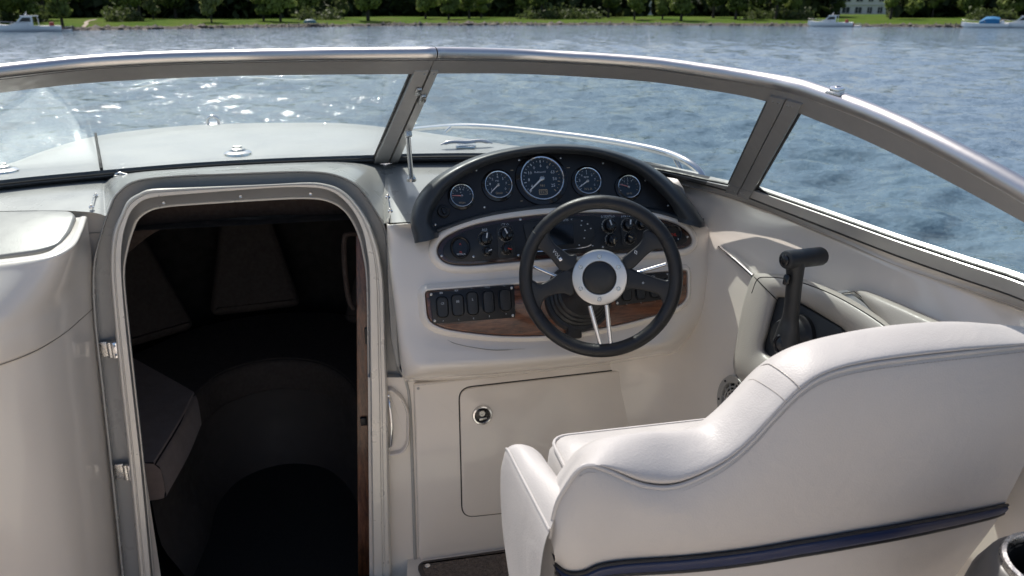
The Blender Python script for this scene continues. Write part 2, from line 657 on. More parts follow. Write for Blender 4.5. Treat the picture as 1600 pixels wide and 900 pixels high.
# windshield base line (level) and the shelf behind it
H_B = 0.43
BASE_PX = [(-520, 400), (-340, 345), (-150, 310), (0, 292), (150, 277), (300, 264), (420, 257), (540, 252), (606, 250), (680, 249), (760, 248), (850, 250), (950, 257),
           (1036, 270), (1090, 281), (1138, 294), (1157, 300), (1176, 307), (1280, 347), (1394, 391), (1500, 428), (1600, 462), (1800, 560), (2100, 740)]
SHELF = [((-340, 345), P(-340, 352, h=.452)), ((-150, 318), P(-150, 336, h=.454)), ((0, 292), P(0, 330, h=.456)), ((90, 281), P(90, 329, h=.458)), ((135, 277), P(135, 331, h=.460)), ((157, 275.5), P(155, 334, h=.464)),
         ((161, 275), D(165, 337, .004)), ((166, 274.6), D(168, 331, .004)), ((172, 274), D(176, 311, .004)), ((186, 272.5), D(187, 297, .004)), ((205, 271), D(203, 285, .004)), ((232, 269), D(230, 278, .004)),
         ((290, 265), D(287, 273, .004)), ((355, 260.5), D(354, 270.5, .004)), ((420, 257), D(420, 268, .004)), ((480, 254.5), D(480, 267, .004)), ((520, 253), D(519, 271, .004)),
         ((550, 252), D(550, 283, .004)), ((570, 251), D(569, 300, .004)), ((586, 250.5), D(585, 324, .004)), ((600, 250), D(598, 344, .004)), ((603, 249.8), D(601, 349, .004)), ((612, 249.6), P(612, 348, Y=1.93)),
         ((640, 249), P(648, 347, Y=1.90)), ((700, 249), P(700, 350, Y=1.90)), ((770, 248), P(770, 340, Y=1.9)), ((850, 250), P(850, 330, Y=1.9)), ((950, 257), P(940, 328, Y=1.9)),
         ((1036, 270), P(1040, 335, Y=1.9)), ((1060, 275), P(1082, 342, Y=1.89))]
mb = MB()
rows = [[], [], [], [], []]
for (bpx, f) in SHELF:
    b = P(bpx[0], bpx[1] - 1, h=H_B)
    b0 = b + Vector((0, 0.03, -0.004))
    for k, t in enumerate((0.0, 0.33, 0.66, 0.9, 1.0)):
        q = b.lerp(f, t)
        q.z += 0.006 * math.sin(math.pi * t)
        if t == 0:
            q = b0
        rows[k].append(q)
mb.loft(rows, 4, 2)
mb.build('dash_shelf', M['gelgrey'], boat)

# port console: rounded cap with a seam, then the column below it
CON = [(-.640, 1.985), (-.648, 1.90), (-.660, 1.81), (-.69, 1.72), (-.745, 1.655), (-.83, 1.61), (-.95, 1.59), (-1.2, 1.585)]
_xa = [(p.z, p.x) for p in (D(px, py) for px, py in ((192, 915), (172, 725), (158, 600), (147, 500), (144.5, 430), (149, 395), (157, 362), (166, 337)))]
_hz = sorted([(CAM_Z - z, x) for z, x in _xa])


def con_row(h, inset, hx=None, e=0.0):
    x0 = interp(_hz, h if hx is None else hx) - 0.004
    base = [Vector((x0 + (c[0] - CON[0][0]), c[1])) for c in CON]
    out = []
    for i, c in enumerate(base):
        t = base[min(i + 1, len(base) - 1)] - base[max(i - 1, 0)]
        n = Vector((t.y, -t.x)).normalized()        # towards port and forward
        if n.x > 0 and n.y < 0:
            n = -n
        q = c + n * (inset * (0, 0, .1, .5, 1, 1, 1, 1)[i] + e)
        if i == 0:
            q.y = c.y
        w = max(0.0, min(1.0, (.57 - h) / .06))     # the top slopes up towards the bow
        h2 = h - .2 * (q.y - 1.74) * w
        if hx is None:
            q.x += (interp(_hz, h2) - interp(_hz, h)) * (1, .7, .3, 0, 0, 0, 0, 0)[i]
        out.append(W(q.x, q.y, h2))
    return out


CON_T = [(-.632, 1.985), (-.622, 1.90), (-.620, 1.825), (-.645, 1.775), (-.70, 1.752), (-.80, 1.738), (-.95, 1.73), (-1.2, 1.725)]


def cap_row(h, s, e=0.0):
    """blend from the column plan (s=0) to the squarer rim of the cap (s=1), e = inward offset"""
    low = con_row(max(h, .60), -.006)
    out = []
    for i, (a, c) in enumerate(zip(low, CON_T)):
        t = Vector(CON_T[min(i + 1, 7)]) - Vector(CON_T[max(i - 1, 0)])
        n = Vector((t.y, -t.x)).normalized()
        if n.x > 0 and n.y < 0:
            n = -n
        x = a.x + (c[0] - a.x) * s + n.x * e
        y = a.y + (c[1] - a.y) * s + (n.y * e if i else 0)
        out.append(W(x, y, h - .17 * max(0, y - 1.745) * s))
    return out


mb = MB()
mb.loft([con_row(.72, .012), con_row(.703, .002), con_row(.692, -.006), con_row(.655, -.009), cap_row(.63, 0), cap_row(.608, .05), cap_row(.585, .24), cap_row(.56, .50), cap_row(.535, .77), cap_row(.52, .92),
         cap_row(.511, 1.0), cap_row(.5085, 1.0, .009), cap_row(.511, 1.0, .019), cap_row(.513, 1.0, .04), cap_row(.53, 1.0, .046)], 5, 4)
_e = cap_row(.53, 1.0, .046)
mb.loft([_e, [Vector((p.x - .35, max(p.y, 1.96), CAM_Z - .49)) for p in _e]], 5, 1)
mb.build('console_cap', M['gel'], boat)
mb = MB()
mb.tube(cr(con_row(.701, -.003), 6), .0011, 6)
mb.build('cap_seam', M['mark'], boat)
mb = MB()
mb.loft([con_row(.70, .005), con_row(.9, .005), con_row(1.15, .005), con_row(1.4, .005), con_row(1.64, .005)], 5, 3)
mb.build('console_column', M['gel'], boat)
PAD_N = Vector((0, -.22, 1)).normalized()
PAD_O = W(-.7, 1.88, .486)
fr = Fr(PAD_O, PAD_N, Vector((0, 1, 0)))
pad = [fr.px(x, y) for x, y in ((-160, 338), (0, 331.5), (80, 330), (112, 331), (119, 338), (110, 362), (93, 384), (60, 394), (0, 402), (-80, 412), (-160, 420))]
pad3 = [Vector((p.x, p.y)) for p in cr([Vector((p.x, p.y, 0)) for p in round_poly(pad, .02, 3)], 2, True)]
mb = MB()
mb.prism(fr, pad3, -0.03, 0.004, 0.007, 4)
mb.build('console_pad', M['pad'], boat)

# ------------------------------------------------------------------ helm dash moulding
_ha, _hb = P(850, 345, Y=1.86), P(850, 585, Y=1.72)
_hv = (_ha - _hb).normalized()
H_N = Vector((1, 0, 0)).cross(_hv).normalized()
if H_N.y > 0:
    H_N = -H_N
H_FR = Fr(_ha, H_N)


def H(px, py, off=0.0):
    return P(px, py, pl=(_ha + H_N * off, H_N))


rows = [
    [P(603, 349, Y=1.99), P(640, 347, Y=1.99), P(700, 346, Y=1.99), P(770, 338, Y=1.99), P(850, 328, Y=1.99), P(940, 326, Y=1.99), P(1020, 330, Y=1.99), P(1085, 338, Y=1.97), P(1130, 352, Y=1.96), P(1165, 380, Y=1.95)],
    [P(606, 350, Y=1.90), P(640, 349, Y=1.89), P(700, 349, Y=1.89), P(770, 339, Y=1.89), P(850, 329, Y=1.89), P(940, 327, Y=1.89), P(1020, 331, Y=1.89), P(1085, 343, Y=1.89), P(1122, 362, Y=1.88), P(1155, 392, Y=1.90)],
    [P(606, 354, Y=1.872), H(642, 357, -.034), H(700, 357, -.018), H(770, 346, -.010), H(850, 335, -.006), H(940, 333, -.006), H(1020, 337, -.004), H(1083, 353, -.004), P(1116, 374, Y=1.86), P(1148, 403, Y=1.90)],
    [P(608, 385, Y=1.872), H(645, 390, -.010), H(700, 388, -.003), H(770, 380), H(850, 372), H(940, 370), H(1020, 374), H(1080, 388), P(1112, 404, Y=1.835), P(1145, 425, Y=1.90)],
    [P(613, 440, Y=1.83), H(648, 448), H(700, 446), H(770, 440), H(850, 434), H(940, 430), H(1020, 430), H(1078, 432), P(1108, 440, Y=1.81), P(1142, 455, Y=1.90)],
    [P(620, 505, Y=1.80), H(650, 510), H(700, 515), H(770, 518), H(850, 512), H(940, 500), H(1020, 492), H(1075, 485), P(1102, 490, Y=1.80), P(1137, 500, Y=1.90)],
    [P(625, 550, Y=1.775), H(654, 552, .012), H(700, 552, .018), H(770, 550, .02), H(850, 546, .02), H(940, 538, .016), H(1010, 528, .012), H(1058, 520, .004), P(1090, 520, Y=1.82), P(1130, 525, Y=1.91)],
    [P(628, 578, Y=1.775), H(655, 577, .012), H(700, 575, .018), H(770, 571, .02), H(850, 565, .02), H(940, 555, .016), H(1000, 547, .012), H(1044, 540, .0), P(1075, 540, Y=1.84), P(1120, 545, Y=1.92)],
    [P(630, 590, Y=1.80), P(655, 590, Y=1.765), P(700, 588, Y=1.765), P(770, 583, Y=1.765), P(850, 576, Y=1.765), P(940, 566, Y=1.77), P(997, 557, Y=1.78), P(1035, 552, Y=1.80), P(1065, 552, Y=1.86), P(1110, 555, Y=1.93)],
    [P(632, 597, Y=1.95), P(655, 597, Y=1.95), P(700, 595, Y=1.95), P(770, 589, Y=1.95), P(850, 582, Y=1.95), P(940, 572, Y=1.95), P(995, 564, Y=1.95), P(1030, 560, Y=1.95), P(1060, 558, Y=1.95), P(1105, 560, Y=1.97)],
]
left = []
for k, r in enumerate(rows):                       # wrap the left end back to the bulkhead
    a = r[0]
    back = a + Vector((0.012, 0.10 if k < 9 else 0.02, 0))
    r.insert(0, back)
mb = MB()
mb.loft(rows, 5, 5)
mb.build('dash_moulding', M['gel'], boat, angle=60)
# grey inset down the left side of the moulding
mb = MB()
ins = [(604, 358), (610, 352), (616, 385), (621, 440), (625, 500), (627, 560), (625, 577), (619, 570), (611, 530), (606, 450)]
mb.prism(Fr(D(612, 450, .012), D_N), [Fr(D(612, 450, .012), D_N).px(x, y) for x, y in [tuple(p) for p in round_poly([Vector(q) for q in ins], 5, 3)]], -0.01, 0.004, 0.003, 2)
mb.build('side_inset', M['gelgrey'], boat)

# bulkhead below the helm, glove locker door
mb = MB()
frD = Fr(D(800, 700), D_N)
kp = round_poly([frD.px(*p) for p in ((646, 598), (720, 590), (1030, 556), (1060, 900), (1000, 905), (662, 884), (654, 868))], .006, 3)
mb.prism(frD, kp, -0.01, 0.010, 0.006, 3)
mb.build('knee_panel', M['gel'], boat)
mb = MB()
bp = [frD.px(*p) for p in ((575, 590), (652, 590), (658, 985), (578, 985))]
mb.prism(frD, bp, -0.03, -0.001)
mb.build('bulkhead_post', M['gel'], boat)
door_px = [(718, 608), (998, 573), (1006, 820), (748, 806), (720, 780)]
glove = thing('locker_door', 'cream locker door with round latch under the helm dash', 'locker door', frD.at(*frD.px(860, 780)))
poly = round_poly([frD.px(*p) for p in ((717, 605), (998, 573), (1004, 775), (722, 805))], .035, 6)
mb = MB()
mb.prism(frD, off_poly(poly, -0.0034), 0.008, 0.0106)
mb.build('door_gasket', M['gap'], glove)
mb = MB()
mb.prism(frD, poly, 0.009, 0.016, 0.004, 3)
mb.build('door_panel', M['gel'], glove)
fl = Fr(frD.at(*frD.px(752, 645), 0.016), D_N)
mb = MB()
mb.lathe(fl, [(.0295, -.001), (.0295, .003), (.027, .006), (.023, .0065), (.021, .003), (.0205, .001)], 32)
mb.build('latch_ring', M['chrome'], glove)
mb = MB()
mb.lathe(fl, [(.0205, .0012), (.019, .002), (.0, .0022)], 28)
mb.build('latch_well', M['gloss'], glove)
mb = MB()
mb.lathe(fl.moved(fl.at(-.001, .006)), [(.009, .002), (.009, .006), (.0075, .0075), (.004, .0075), (.003, .005), (0, .005)], 20)
mb.prism(fl.moved(fl.at(.001, -.011)), round_poly([Vector((-.011, -.005)), Vector((.011, -.002)), Vector((.012, .004)), Vector((-.010, .004))], .004, 4), .002, .006, .002, 2)
mb.build('latch_lock', M['steel'], glove)
mb = MB()
mb.lathe(fl.moved(frD.at(*frD.px(653, 605), .010)), [(.004, 0), (.004, .001), (0, .0018)], 12)
mb.build('screw_cover', M['gelgrey'], boat)

# grab handle beside the companionway
grab = thing('grab_handle', 'small vertical chrome grab handle beside the companionway', 'handle', D(612, 700))
fg = Fr(D(612, 655), D_N)
out_px = [(600, 606), (612, 603), (630, 618), (640, 640), (640, 690), (630, 706), (603, 711)]
mb = MB()
outer = [fg.px(*p) for p in [tuple(q) for q in round_poly([Vector(p) for p in out_px], 9, 5)]]
inner = off_poly(outer, .010)
mid = off_poly(outer, .004)
n = len(outer)
mb.grid([[fg.at(p.x, p.y, -.004) for p in outer], [fg.at(p.x, p.y, .015) for p in off_poly(outer, .001)], [fg.at(p.x, p.y, .021) for p in mid],
         [fg.at(p.x, p.y, .019) for p in off_poly(outer, .007)], [fg.at(p.x, p.y, .004) for p in inner]], closed_u=True)
mb.f.append(tuple(range(4 * n, 5 * n)))
mb.build('handle_recess', M['gel'], grab)
mb = MB()
hp = cr([fg.at(*fg.px(606, 619), .010), fg.at(*fg.px(608, 626), .022), fg.at(*fg.px(611, 657), .030), fg.at(*fg.px(610, 688), .022), fg.at(*fg.px(607, 696), .010)], 6)
mb.tube(hp, .0048, 12)
for q in ((606, 618), (607, 697)):
    mb.box(fg.at(*fg.px(*q), .009), (.012, .012, .008), fg, .002)
mb.build('handle_bar', M['chrome'], grab)

# ------------------------------------------------------------------ starboard liner
crease = [(1000, 266), (1050, 277), (1119, 295), (1188, 315), (1257, 343), (1325, 374), (1394, 405), (1463, 429), (1532, 450), (1600, 470), (1700, 515), (1900, 620)]
HC = [.43] * 12
r_base = [P(x, y, h=.432) for x, y in ((1000, 262), (1052, 271), (1120, 288), (1190, 311), (1260, 339), (1330, 367), (1400, 394), (1470, 418), (1538, 442), (1600, 463), (1705, 508), (1905, 615))]
r_cr = [P(x, y, h=.455) for x, y in crease]
r_cr2 = [p + Vector((-.006 if i > 2 else -.002, -.006, -.012)) for i, p in enumerate(r_cr)]
r60 = [W(.62, 1.99, .58), W(.76, 1.99, .60), W(.90, 1.93, .60), W(.945, 1.78, .60), W(.965, 1.58, .60), W(.975, 1.40, .60), W(.985, 1.22, .60), W(.995, 1.06, .60), W(1.01, .9, .60), W(1.02, .78, .60), W(1.03, .55, .60), W(1.04, .2, .60)]
r75 = [W(.60, 1.96, .75), W(.74, 1.95, .75), W(.87, 1.88, .75), W(.92, 1.74, .75), W(.94, 1.56, .75), W(.95, 1.38, .75), W(.957, 1.21, .75), W(.967, 1.05, .75), W(.975, .9, .75), W(.985, .78, .75), W(1.0, .55, .75), W(1.0, .2, .75)]
r95 = [W(.56, 1.93, .95), W(.72, 1.91, .95), W(.845, 1.83, .95), W(.90, 1.69, .95), W(.92, 1.52, .95), W(.928, 1.36, .95), W(.935, 1.2, .95), W(.942, 1.05, .95), W(.95, .9, .95), W(.96, .78, .95), W(.97, .55, .95), W(.97, .2, .95)]
r12 = [p + Vector((-.012, -.012, -.30)) for p in r95]
r16 = [p + Vector((-.03, -.03, -.69)) for p in r95]
mb = MB()
_m = [[a.lerp(b, t) for a, b in zip(r_cr2, r60)] for t in (.12, .4, .7)]
mb.loft([r_base, r_cr, r_cr2] + _m + [r60, r75, r95, r12, r16], 5, 3)
mb.build('side_liner', M['gel'], boat, angle=70)

# trim strip where the dash meets the side
mb = MB()
_l1, _l2 = P(1124, 386, Y=1.82), P(1177, 431, X=.962)
_l1, _l2 = (p + (C0 - p) * .012 for p in (_l1, _l2))
mb.tube([_l1, _l1.lerp(_l2, .5) + Vector((0, 0, .003)), _l2], [.006, .0075, .0065], 10, flat=.8)
mb.build('trim_strip', M['chrome'], boat)

# cockpit floor, port side, hull outside
mb = MB()
mb.add([W(-1.3, -1.3, 1.50), W(1.05, -1.3, 1.50), W(1.05, 1.86, 1.50), W(.085, 1.86, 1.50), W(.075, 1.77, 1.50), W(-1.3, 1.77, 1.50)], [(0, 1, 2, 3, 4, 5)])
mb.build('cockpit_floor', M['sole'], boat)
mb = MB()
mb.loft([[W(-1.23, 2.0, .445), W(-1.26, 1.0, .445), W(-1.26, 0, .475), W(-1.24, -1.3, .525)], [W(-1.22, 2.0, .45), W(-1.25, 1.0, .45), W(-1.25, 0, .48), W(-1.23, -1.3, .53)],
         [W(-1.19, 2.0, .8), W(-1.2, 1.0, .8), W(-1.2, 0, .8), W(-1.18, -1.3, .8)], [W(-1.15, 2.0, 1.50), W(-1.15, 1.0, 1.50), W(-1.15, 0, 1.50), W(-1.13, -1.3, 1.50)]], 4, 2)
mb.loft([[W(.98, .22, .58), W(.98, -.5, .6), W(.96, -1.3, .62)], [W(.93, .22, 1.0), W(.93, -.5, 1.0), W(.91, -1.3, 1.0)], [W(.9, .22, 1.50), W(.9, -.5, 1.50), W(.88, -1.3, 1.50)]], 4, 2)
mb.loft([[W(-1.32, -1.3, .5), W(0, -1.35, .5), W(1.05, -1.3, .5)], [W(-1.2, -1.3, 1.50), W(0, -1.35, 1.50), W(1.0, -1.3, 1.50)]], 4, 1)
mb.build('aft_liner', M['gel'], boat)

mb = MB()  # unseen aft bench, added to bounce sunlight back into the cockpit
mb.box(W(0, -1.0, 1.27), (1.9, .5, .45), None, .05)
mb.box(W(0, -1.22, .95), (1.9, .12, .40), None, .05)
mb.build('aft_bounce_seats', M['vinyl'], boat)

# ------------------------------------------------------------------ foredeck and hull
crest_px = [(-520, 350, .50), (-330, 320, .50), (-160, 294, .50), (0, 262, .49), (70, 236, .485), (150, 213, .47), (250, 200, .455), (340, 194, .45), (450, 192, .45), (540, 193, .45), (640, 204, .45), (760, 222, .46), (880, 243, .47), (990, 262, .46), (1090, 288, .45)]
dbase_px = [(-500, 392), (-330, 343), (-150, 309), (0, 291), (80, 282), (160, 274), (240, 268), (320, 262), (400, 257), (480, 253), (560, 251), (680, 248), (850, 249), (990, 262), (1090, 281)]
crest = [P(x, y, h=h) for x, y, h in crest_px]
dbase = [P(x, y - 1.5 - max(0, x - 900) * .03, h=.445) for x, y in dbase_px]
ctr = Vector((-.2, 1.5, 0))
rows = [[p + Vector((0, -.02, 0.0)) for p in dbase], [p.copy() for p in dbase]]
for t, bulge in ((.3, .016), (.6, .022), (.85, .012), (1.0, 0)):
    rows.append([a.lerp(b, t) + Vector((0, 0, bulge)) for a, b in zip(dbase, crest)])


def outw(p, k, dz):
    v = Vector((p.x - ctr.x, p.y - ctr.y, 0)).normalized()
    return p + v * k + Vector((0, 0, -dz))


rows.append([outw(p, .05, .03) for p in crest])
rows.append([outw(p, .14, .13) for p in crest])
rows.append([outw(p, .30, .36) for p in crest])
mb = MB()
mb.loft(rows, 4, 3)
mb.build('foredeck', M['deck'], boat, angle=70)
mb = MB()
hr = [rows[-1], [outw(p, .36, .55) for p in crest], [outw(p, .22, 1.2) for p in crest], [outw(p, .0, 1.75) for p in crest], [outw(p, -.5, 2.3) for p in crest]]
hr = [[W(-1.55, -1.3, CAM_Z - r[0].z)] + r + [W(1.35, .6, CAM_Z - r[-1].z), W(1.35, -1.3, CAM_Z - r[-1].z)] for r in hr]
mb.loft(hr, 3, 2)
gw = r_base[1:] + [W(1.25, -1.3, .5)]
mb.loft([[p + Vector((.012, 0, -.03)) for p in gw], [p + Vector((.026, .008, -.034)) for p in gw], [p + Vector((.034, .01, -.07)) for p in gw], [p + Vector((.06, .0, -.45)) for p in gw]], 4, 3)
mb.build('hull', M['gel'], boat, angle=60)
# deck seam and hatch ridge
mb = MB()
pts = [P(x, y, h=.43) for x, y in ((150, 212), (156, 225), (163, 241), (170, 258))]
mb.tube(cr([p + Vector((0, 0, .012)) for p in (crest[5].lerp(dbase[5], t) + Vector((0, 0, .010 * math.sin(math.pi * t))) for t in (0.02, .35, .7, .98))], 5), .0045, 6)
mb.build('deck_seam', M['gap'], boat)


def deck_pt(px, py):
    """point on the foredeck surface, found by walking down the sight line"""
    best = None
    for h in [.36 + .002 * k for k in range(70)]:
        p = P(px, py, h=h)
        # deck height at this place
        v = Vector((p.x, p.y))
        dd = sorted(((Vector((a.lerp(b, t).x, a.lerp(b, t).y)) - v).length, (a.lerp(b, t).z + bul)) for a, b in zip(dbase, crest) for t, bul in ((0, 0), (.3, .016), (.6, .022), (.85, .012), (1, 0)))
        w = [(1 / (q[0] + .01), q[1]) for q in dd[:4]]
        z = sum(a * b for a, b in w) / sum(a for a, b in w)
        e = abs(z - p.z)
        if best is None or e < best[0]:
            best = (e, p)
    return best[1]


# deck fittings
def deck_cap(px, py, label):
    p = deck_pt(px, py)
    t = thing('deck_plate', label, 'deck fitting', p)
    f = Fr(p - Vector((0, 0, .004)), (0, 0, 1), Vector((0, 1, 0)))
    mb = MB().lathe(f, [(.046, .0), (.044, .010), (.034, .016), (.026, .0165)], 28)
    mb.build('flange', M['chrome'], t)
    mb = MB().lathe(f, [(.026, .0165), (.023, .022), (.012, .026), (0, .027)], 24)
    mb.box(f.at(0, 0, .028), (.03, .006, .006), f, .002)
    mb.build('cap', M['steel'], t)


deck_cap(372, 241, 'round chrome filler cap on the foredeck in front of the glass')
deck_cap(4, 269, 'round chrome deck plate at the port edge of the foredeck')
p = deck_pt(334, 195)
bl = thing('bow_light', 'small chrome bow light on the crest of the foredeck', 'bow light', p)
f = Fr(p - Vector((0, 0, .004)), (0, -.25, 1), Vector((0, 1, 0)))
MB().prism(f, round_poly([Vector((-.032, -.02)), Vector((.032, -.02)), Vector((.032, .03)), Vector((-.032, .03))], .014, 4), 0, .010, .004, 2).build('base', M['chrome'], bl)
MB().tube(cr([f.at(-.021, 0, .006), f.at(-.020, 0, .030), f.at(0, 0, .042), f.at(.020, 0, .030), f.at(.021, 0, .006)], 4), .007, 10).build('hood', M['chrome'], bl)
MB().lathe(f.moved(f.at(0, 0, .01)), [(.012, 0), (.012, .016), (.008, .024), (0, .026)], 16).build('lens', M['lens'], bl)
# cleat on the starboard deck
p = deck_pt(728, 232)
cl = thing('deck_cleat', 'chrome horn cleat on the starboard side of the foredeck', 'cleat', p)
f = Fr(p, (0, 0, 1), Vector((.35, 1, 0)))
MB().prism(f, round_poly([Vector((-.035, -.02)), Vector((.035, -.02)), Vector((.035, .02)), Vector((-.035, .02))], .014, 4), -.003, .012, .005, 2).build('base', M['chrome'], cl)
f2 = Fr(p, (0, 0, 1), Vector((0, 1, 0)))
MB().tube(cr([f2.at(-.085, .0, .016), f2.at(-.05, 0, .024), f2.at(0, 0, .022), f2.at(.05, 0, .024), f2.at(.09, 0, .015)], 4), [.005] * 2 + [.010] * 13 + [.005] * 2, 10, flat=.7).build('horn', M['chrome'], cl)

# bow rail
br = thing('bow_rail', 'bright stainless bow rail along the starboard deck edge', 'rail', P(1060, 262, h=.45))
rp = [P(640, 203, d=3.35), P(708, 197.5, d=3.1), P(770, 199, d=2.95), P(850, 207, d=2.75), P(930, 217, d=2.58), P(1000, 229, d=2.42), P(1045, 240, d=2.32), P(1072, 252, d=2.24), P(1090, 266, d=2.2), P(1102, 285, d=2.17)]
MB().tube(cr(rp, 6), .0115, 12).build('rail_tube', M['chrome'], br)
for (a, b) in ((P(1052, 241, d=2.305), P(1066, 270, d=2.27)), (P(706, 198, d=3.1), P(697, 206, d=3.1))):
    MB().tube([a, a.lerp(b, .5), b], .008, 10).build('stanchion', M['chrome'], br)
rp2 = [P(640, 206, d=3.3), P(700, 207, d=3.08), P(770, 206, d=2.93), P(850, 213, d=2.74)]

# ------------------------------------------------------------------ windshield
ws = thing('windshield', 'curved three pane windshield in a silver frame round the cockpit', 'windshield', W(.13, 2.3, .43))
TOPY = [(-330, 1.16), (-120, 1.38), (0, 1.50), (200, 1.57), (400, 1.61), (600, 1.50), (678, 1.50), (800, 1.60), (900, 1.56), (1000, 1.50), (1110, 1.40), (1200, 1.31), (1240, 1.25), (1300, 1.17), (1400, 1.05), (1500, .94), (1600, .85), (1750, .72), (1900, .6)]
RUL = [((-420, 362), (-330, 190)), ((-200, 318), (-120, 130)), ((0, 292), (90, 101.5)), ((150, 277), (230, 91.5)), ((300, 264), (385, 87)), ((440, 256), (520, 84.5)), ((578, 251), (650, 83.5)), ((606, 250), (678, 83.5)), ((634, 249), (706, 83.5)), ((740, 248), (815, 86)),
       ((850, 250), (925, 91.5)), ((950, 257), (1025, 99)), ((1036, 270), (1110, 111)), ((1100, 284), (1172, 121)), ((1138, 294), (1216, 129)), ((1157, 300), (1243, 135)), ((1176, 307), (1270, 143)),
       ((1280, 347), (1360, 176)), ((1394, 391), (1450, 217)), ((1500, 428), (1540, 264)), ((1600, 462), (1625, 312)), ((1720, 518), (1735, 375)), ((1850, 590), (1850, 440))]
RB = [P(x, y, h=H_B - .002) for (x, y), _ in RUL]
RT = [P(x, y, Y=interp(TOPY, x)) for _, (x, y) in RUL]
KU = 8
CB, CT = cr(RB, KU), cr(RT, KU)


def ridx(s):
    """point pair at ruling s (in control units)"""
    k = max(0, min(len(CB) - 1, s * KU))
    i = int(math.floor(k))
    i2 = min(i + 1, len(CB) - 1)
    t = k - i
    return CB[i].lerp(CB[i2], t), CT[i].lerp(CT[i2], t)


def g_norm(s):
    a, b = ridx(s)
    a2, b2 = ridx(s + .12)
    a1, b1 = ridx(s - .12)
    n = (b - a).cross((a2 + b2) - (a1 + b1)).normalized()
    if n.y > 0 and abs(n.y) > abs(n.x) or (abs(n.x) >= abs(n.y) and n.x > 0):
        n = -n
    return n                                # towards the cockpit


def GP(s, v, off=0.0):
    a, b = ridx(s)
    return a.lerp(b, v) + g_norm(s) * off


def srange(s0, s1, step=.125):
    n = max(1, int(round((s1 - s0) / step)))
    return [s0 + (s1 - s0) * k / n for k in range(n + 1)]


def strip(mb, ss, v0f, v1f, o0, o1):
    """solid strip of the windshield surface between heights v0 and v1, from offset o0 to o1"""
    rows = [[GP(s, v0f(s), o0) for s in ss], [GP(s, v0f(s), o1) for s in ss], [GP(s, v1f(s), o1) for s in ss], [GP(s, v1f(s), o0) for s in ss]]
    n = len(ss)
    o = len(mb.v)
    mb.grid(rows, closed_v=True)
    mb.f.append(tuple(o + k * n for k in range(4)))
    mb.f.append(tuple(o + k * n + n - 1 for k in range(4))[::-1])


SMAX = len(RUL) - 1
V_B = lambda s: .045 if s < 13 else (.045 + .03 * min(1, (s - 13) / 2) if s < 15 else .085 + .10 * max(0, min(1, (s - 15) / 5)))
V_T = lambda s: .905 if s < 13 else (.905 - .03 * min(1, (s - 13) / 3) if s < 16 else .875 - .09 * min(1, (s - 16) / 5))
# panes
S_C, S_J = 7.0, 15.0
panes = [(0.0, 6.05), (7.72, 13.95), (16.0, SMAX)]
for (s0, s1) in panes:
    mb = MB()
    ss = srange(s0, s1)
    rows = []
    for off in (0.0, -.005):
        for k in range(5):
            rows.append([GP(s, V_B(s) - .01 + (V_T(s) + .02 - V_B(s)) * k / 4, off) for s in ss])
    n = len(ss)
    mb.grid(rows[:5])
    mb.grid([r[::-1] for r in rows[5:]])
    mb.build('glass_pane', M['glass'], ws, angle=80)
# gaskets round each pane
for (s0, s1) in panes:
    mb = MB()
    pts = [GP(s, V_B(s), .003) for s in srange(s0, s1)] + [GP(s1, V_B(s1) + (V_T(s1) - V_B(s1)) * k / 6, .003) for k in range(1, 6)]
    pts += [GP(s, V_T(s), .003) for s in srange(s0, s1)[::-1]] + [GP(s0, V_B(s0) + (V_T(s0) - V_B(s0)) * k / 6, .003) for k in range(5, 0, -1)]
    mb.tube(pts, .0034, 6, closed=True)
    mb.build('gasket', M['rubber'], ws)
# base rail: dark rubber foot and satin rail
mb = MB()
strip(mb, srange(0, SMAX), lambda s: -.004, lambda s: .012, -.012, .0095)
mb.build('base_gasket', M['rubber'], ws, angle=30)
mb = MB()
strip(mb, srange(0, 13.1), lambda s: .010, lambda s: V_B(s), -.008, .009)
mb.build('base_rail', M['raildark'], ws, angle=30, label='dark rubber lined base rail under the front panes')
mb = MB()
strip(mb, srange(13.1, SMAX), lambda s: .014, lambda s: V_B(s), -.008, .009)
mb.build('base_rail', M['postalu'], ws, angle=30)
# top band and tube
for (s0, s1) in ((0, 7.0), (7.06, SMAX)):
    mb = MB()
    strip(mb, srange(s0, s1), V_T, lambda s: .985, -.008, .010)
    mb.build('top_band', M['aludark'], ws, angle=30)
    mb = MB()
    _ss = srange(s0, s1)
    mb.tube([GP(s, 1.0, 0) for s in _ss], [.0118 + .0032 * max(0, min(1, (s - 11) / 6)) for s in _ss], 16)
    mb.build('top_tube', M['alu'], ws)
# posts
def post(s0, s1, name='post', mat=M['aludark'], o1=.013, v0=.012, v1=.93):
    mb = MB()
    rows = []
    for k in range(13):
        v = v0 + (v1 - v0) * k / 12
        rows.append([GP(s0, v, -.008), GP(s0, v, o1), GP(s1, v, o1), GP(s1, v, -.008)])
    mb.grid(rows, closed_u=True)
    mb.f += [(0, 1, 2, 3), tuple(48 + k for k in (3, 2, 1, 0))]
    return mb.build(name, mat, ws, angle=30)


post(6.08, 6.93, mat=M['postalu'])
post(7.07, 7.70, mat=M['postalu'])
post(14.0, 14.96)
post(15.04, 15.98)
mb = MB()
for k in range(13):
    pass
mb.tube([GP(7.0, .015 + .93 * k / 10, .004) for k in range(11)], .004, 6)
mb.build('post_seal', M['rubber'], ws)
for (s, v) in ((6.6, .915), (7.4, .915), (6.5, .04), (7.4, .04)):
    mb = MB()
    f = Fr(GP(s, v, .0135), g_norm(s))
    mb.lathe(f, [(.0028, 0), (.0026, .0008), (0, .0012)], 10)
    mb.build('rivet', M['steel'], ws)
